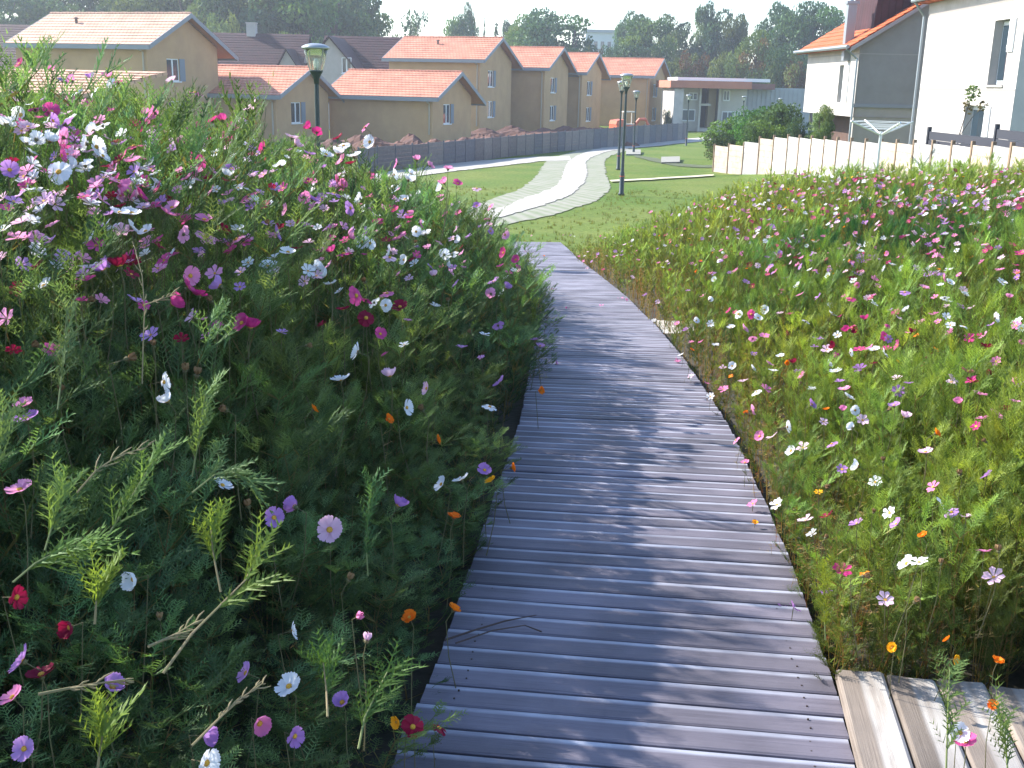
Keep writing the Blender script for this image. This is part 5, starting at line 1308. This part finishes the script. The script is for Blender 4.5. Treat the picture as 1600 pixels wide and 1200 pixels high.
# ------------------------------------------------------------------ single plants that stand out
def sprig(name, label, P, kind, fol, seed, width=.0021, cat='plant'):
    """P: list of (px,py,Z) points bottom to top"""
    r = np.random.RandomState(seed); pts = [at(*q) for q in P]; o0 = pts[0].copy(); pts = [np.array(p - o0) for p in pts]
    t = empty(name, o0, 0, label, cat); mb = MB(); mb.tube(pts, list(np.linspace(.0024, .0012, len(pts))), 6)
    st = mat('woody_stem', (.24, .18, .10), .8, noise=(.16, .15, .06), nscale=25) if kind != 'green' else mat('green_stem', (.13, .16, .05), .7); 
    out = ([], []); up = np.array([0, 0, 1.]); fol = np.array(fol); tot = len(pts)
    def along(s): i = min(int(s * (tot - 1)), tot - 2); f = s * (tot - 1) - i; return pts[i] * (1 - f) + pts[i + 1] * f, (pts[i + 1] - pts[i]) / np.linalg.norm(pts[i + 1] - pts[i])
    nn = {'tuft': 5, 'green': 8, 'dry': 7}[kind]
    for k in range(nn):
        s = {'tuft': .35 + .65 * (k + 1) / nn, 'green': .12 + .88 * (k + 1) / nn, 'dry': .2 + .8 * (k + 1) / nn}[kind]; a, ax = along(min(s, 1)); 
        for q in range(3 if kind != 'dry' else 2):
            rv = r.normal(size=3); rv -= rv.dot(ax) * ax; rv /= np.linalg.norm(rv); d = ax * (.9 + .9 * r.rand()) + rv * .7
            if kind == 'dry':
                e = a + d * (.008 + .014 * r.rand()); mb.tube([a, (a + e) / 2 + rv * .002, e], [.001, .0018, .0006], 5)
            else: leaf_tris(out, a, d, up, .045 + .05 * r.rand(), width, 4, 1, fol * (.8 + .5 * s), r)
    mb.build('stem', st, t)
    if out[0]: link('leaves', trimesh('leaves', np.array(out[0], np.float32), np.array(out[1], np.float32), [M_FOL]), t)
    return t
GL = (.12, .175, .035)
sprig('cosmos_plant', 'long bare stem ending in a bright feathery tuft at the lower left', [(255, 1052, 1.62), (300, 990, 1.66), (345, 945, 1.7), (385, 905, 1.74), (400, 868, 1.78)], 'tuft', GL, 1)
sprig('cosmos_plant', 'short bright tuft left of the long leaning stem', [(345, 925, 1.85), (338, 890, 1.86), (332, 858, 1.87), (330, 828, 1.88)], 'tuft', GL, 2)
sprig('cosmos_plant', 'bright yellow green tuft low on the left, near the crimson flower', [(148, 975, 1.7), (150, 945, 1.7), (152, 915, 1.7)], 'tuft', GL, 3)
sprig('cosmos_plant', 'bright feathery tuft at the bottom edge on the left', [(152, 1210, 1.5), (155, 1180, 1.5), (160, 1150, 1.5)], 'tuft', GL, 4)
sprig('cosmos_plant', 'feathery plant right of the two white blooms in the left bank', [(300, 745, 2.5), (308, 700, 2.5), (315, 650, 2.5), (322, 615, 2.5)], 'green', (.10, .16, .06), 5)
sprig('cosmos_plant', 'feathery sprig rising between the two buds near the walk', [(560, 1170, 2.05), (570, 1120, 2.1), (590, 1080, 2.15), (605, 1050, 2.2)], 'green', (.07, .13, .03), 6)
sprig('cosmos_plant', 'feathery sprig left of the pink bud', [(512, 1120, 2.05), (510, 1080, 2.1), (505, 1035, 2.1)], 'tuft', (.06, .12, .03), 7)
sprig('cosmos_plant', 'upright feathery shoot at the left margin of the picture', [(-10, 760, 2.1), (0, 700, 2.15), (5, 640, 2.2)], 'green', (.11, .17, .06), 8)
sprig('cosmos_plant', 'pale green spire shoot on the path side of the left bank', [(833, 545, 8.6), (832, 510, 8.6), (835, 478, 8.6)], 'green', (.13, .18, .04), 9, .006)
sprig('dry_stalk', 'dry brown seed stalk standing tall in the left bank', [(222, 600, 3.0), (224, 530, 3.02), (226, 480, 3.04), (222, 430, 3.06), (210, 385, 3.1)], 'dry', GL, 10)
sprig('dry_stalk', 'dry seed spike leaning right above the near foliage', [(120, 770, 2.1), (150, 735, 2.12), (185, 712, 2.14), (228, 699, 2.16)], 'dry', GL, 11)
sprig('dry_stalk', 'brown seed spike low on the left beside the bright leaning stem', [(232, 1010, 1.65), (255, 1000, 1.68), (280, 988, 1.7), (305, 972, 1.72)], 'dry', GL, 12)
sprig('dry_stalk', 'small dry spike across the dry seed stalk', [(226, 476, 3.0), (245, 470, 3.0), (272, 460, 3.0)], 'dry', GL, 13)
sprig('dry_stalk', 'thin brown stem crossing the bottom left foliage', [(60, 1085, 1.6), (110, 1075, 1.62), (150, 1068, 1.64), (195, 1062, 1.66)], 'dry', GL, 17)
sprig('dry_stalk', 'pale stem slanting behind the lilac bloom at the bottom', [(300, 1165, 1.75), (345, 1120, 1.8), (378, 1090, 1.85), (410, 1068, 1.9)], 'dry', GL, 18)
sprig('cosmos_plant', 'feathery plant growing up in front of the side deck', [(1478, 1215, 2.42), (1480, 1150, 2.45), (1482, 1090, 2.5), (1484, 1045, 2.56)], 'green', (.12, .18, .06), 14)
sprig('cosmos_plant', 'feathery plant at the right corner of the side deck', [(1575, 1215, 2.42), (1572, 1170, 2.45), (1560, 1120, 2.5)], 'green', (.12, .18, .06), 15)
sprig('cosmos_plant', 'bright upright shoot at the boardwalk edge of the right meadow', [(1290, 1000, 3.25), (1288, 950, 3.25), (1286, 895, 3.25)], 'green', (.16, .20, .03), 16)
sprig('cosmos_plant', 'tall feathery plant left of the dry seed stalk', [(90, 640, 2.55), (96, 590, 2.57), (100, 540, 2.6), (104, 490, 2.62)], 'green', (.11, .16, .07), 21)
sprig('cosmos_plant', 'feathery shoot leaning right between the dry seed spike and the white bloom', [(160, 850, 2.1), (185, 810, 2.12), (212, 765, 2.15), (240, 720, 2.18)], 'green', (.10, .17, .05), 22)
sprig('cosmos_plant', 'pale spreading shoot below the dry seed spike', [(70, 860, 2.0), (85, 810, 2.02), (95, 770, 2.05)], 'green', (.12, .19, .06), 23)
sprig('cosmos_plant', 'drooping feathery sprig right of the leaning shoots', [(300, 770, 2.35), (335, 742, 2.38), (365, 738, 2.4), (390, 752, 2.42)], 'green', (.09, .15, .06), 24)
sprig('cosmos_plant', 'feathery sprig ending left of the yellow green tuft', [(20, 910, 1.85), (55, 880, 1.87), (90, 862, 1.9), (130, 850, 1.92)], 'green', (.09, .16, .04), 25)
sprig('cosmos_plant', 'dim feathery spire on the shaded bank above the pink bud', [(575, 900, 3.0), (572, 850, 3.0), (576, 800, 3.02), (580, 760, 3.03)], 'green', (.06, .13, .05), 26)
sprig('cosmos_plant', 'light feathery crest between magenta blooms in the upper left bank', [(572, 470, 5.2), (575, 440, 5.2), (578, 410, 5.2)], 'green', (.15, .22, .06), 27, .004)
# fallen twig and petals on the planks
a = march(695, 1000, lambda x, y: base(y) + .11)[0]; twp = [march(q[0], q[1], lambda x, y: base(y) + .112)[0] - a for q in ((695, 1000), (740, 985), (790, 970), (838, 961))]; tw2 = [march(q[0], q[1], lambda x, y: base(y) + .112)[0] - a for q in ((712, 1005), (770, 985), (820, 977), (846, 987))]
t = empty('twig', a, 0, 'thin forked dry twig lying across the boardwalk planks', 'twig'); mb = MB(); mb.tube(twp, [.004, .0035, .003, .0015], 5); mb.tube(tw2, [.003, .0025, .002, .003], 5); mb.build('stem', mat('dark_twig', (.07, .045, .04), .9), t)
for k, (px, py, c, lab) in enumerate([(885, 482, 'm', 'magenta petal lying on the far planks'), (938, 478, 'p', 'pale pink petal on the far planks'), (968, 466, 'p', 'pink fallen petal near the right edge of the far planks'), (862, 452, 'm', 'magenta petal on the planks by the left bank end')]):
    p = march(px, py, lambda x, y: base(y) + .115)[0]; mb = MB(); rr = random.Random(k)
    for q in range(3):
        a = rr.uniform(0, 6.28); c0_, s0 = math.cos(a), math.sin(a); x0, y0 = rr.uniform(-.02, .02), rr.uniform(-.02, .02)
        mb.poly([(x0, y0, 0), (x0 + .03 * c0_ - .012 * s0, y0 + .03 * s0 + .012 * c0_, .008), (x0 + .04 * c0_, y0 + .04 * s0, .014), (x0 + .03 * c0_ + .012 * s0, y0 + .03 * s0 - .012 * c0_, .008)])
    o = mb.build('fallen_petal', PM[c]); o.location = p; tag(o, lab, 'petal', 'petals on the boardwalk')
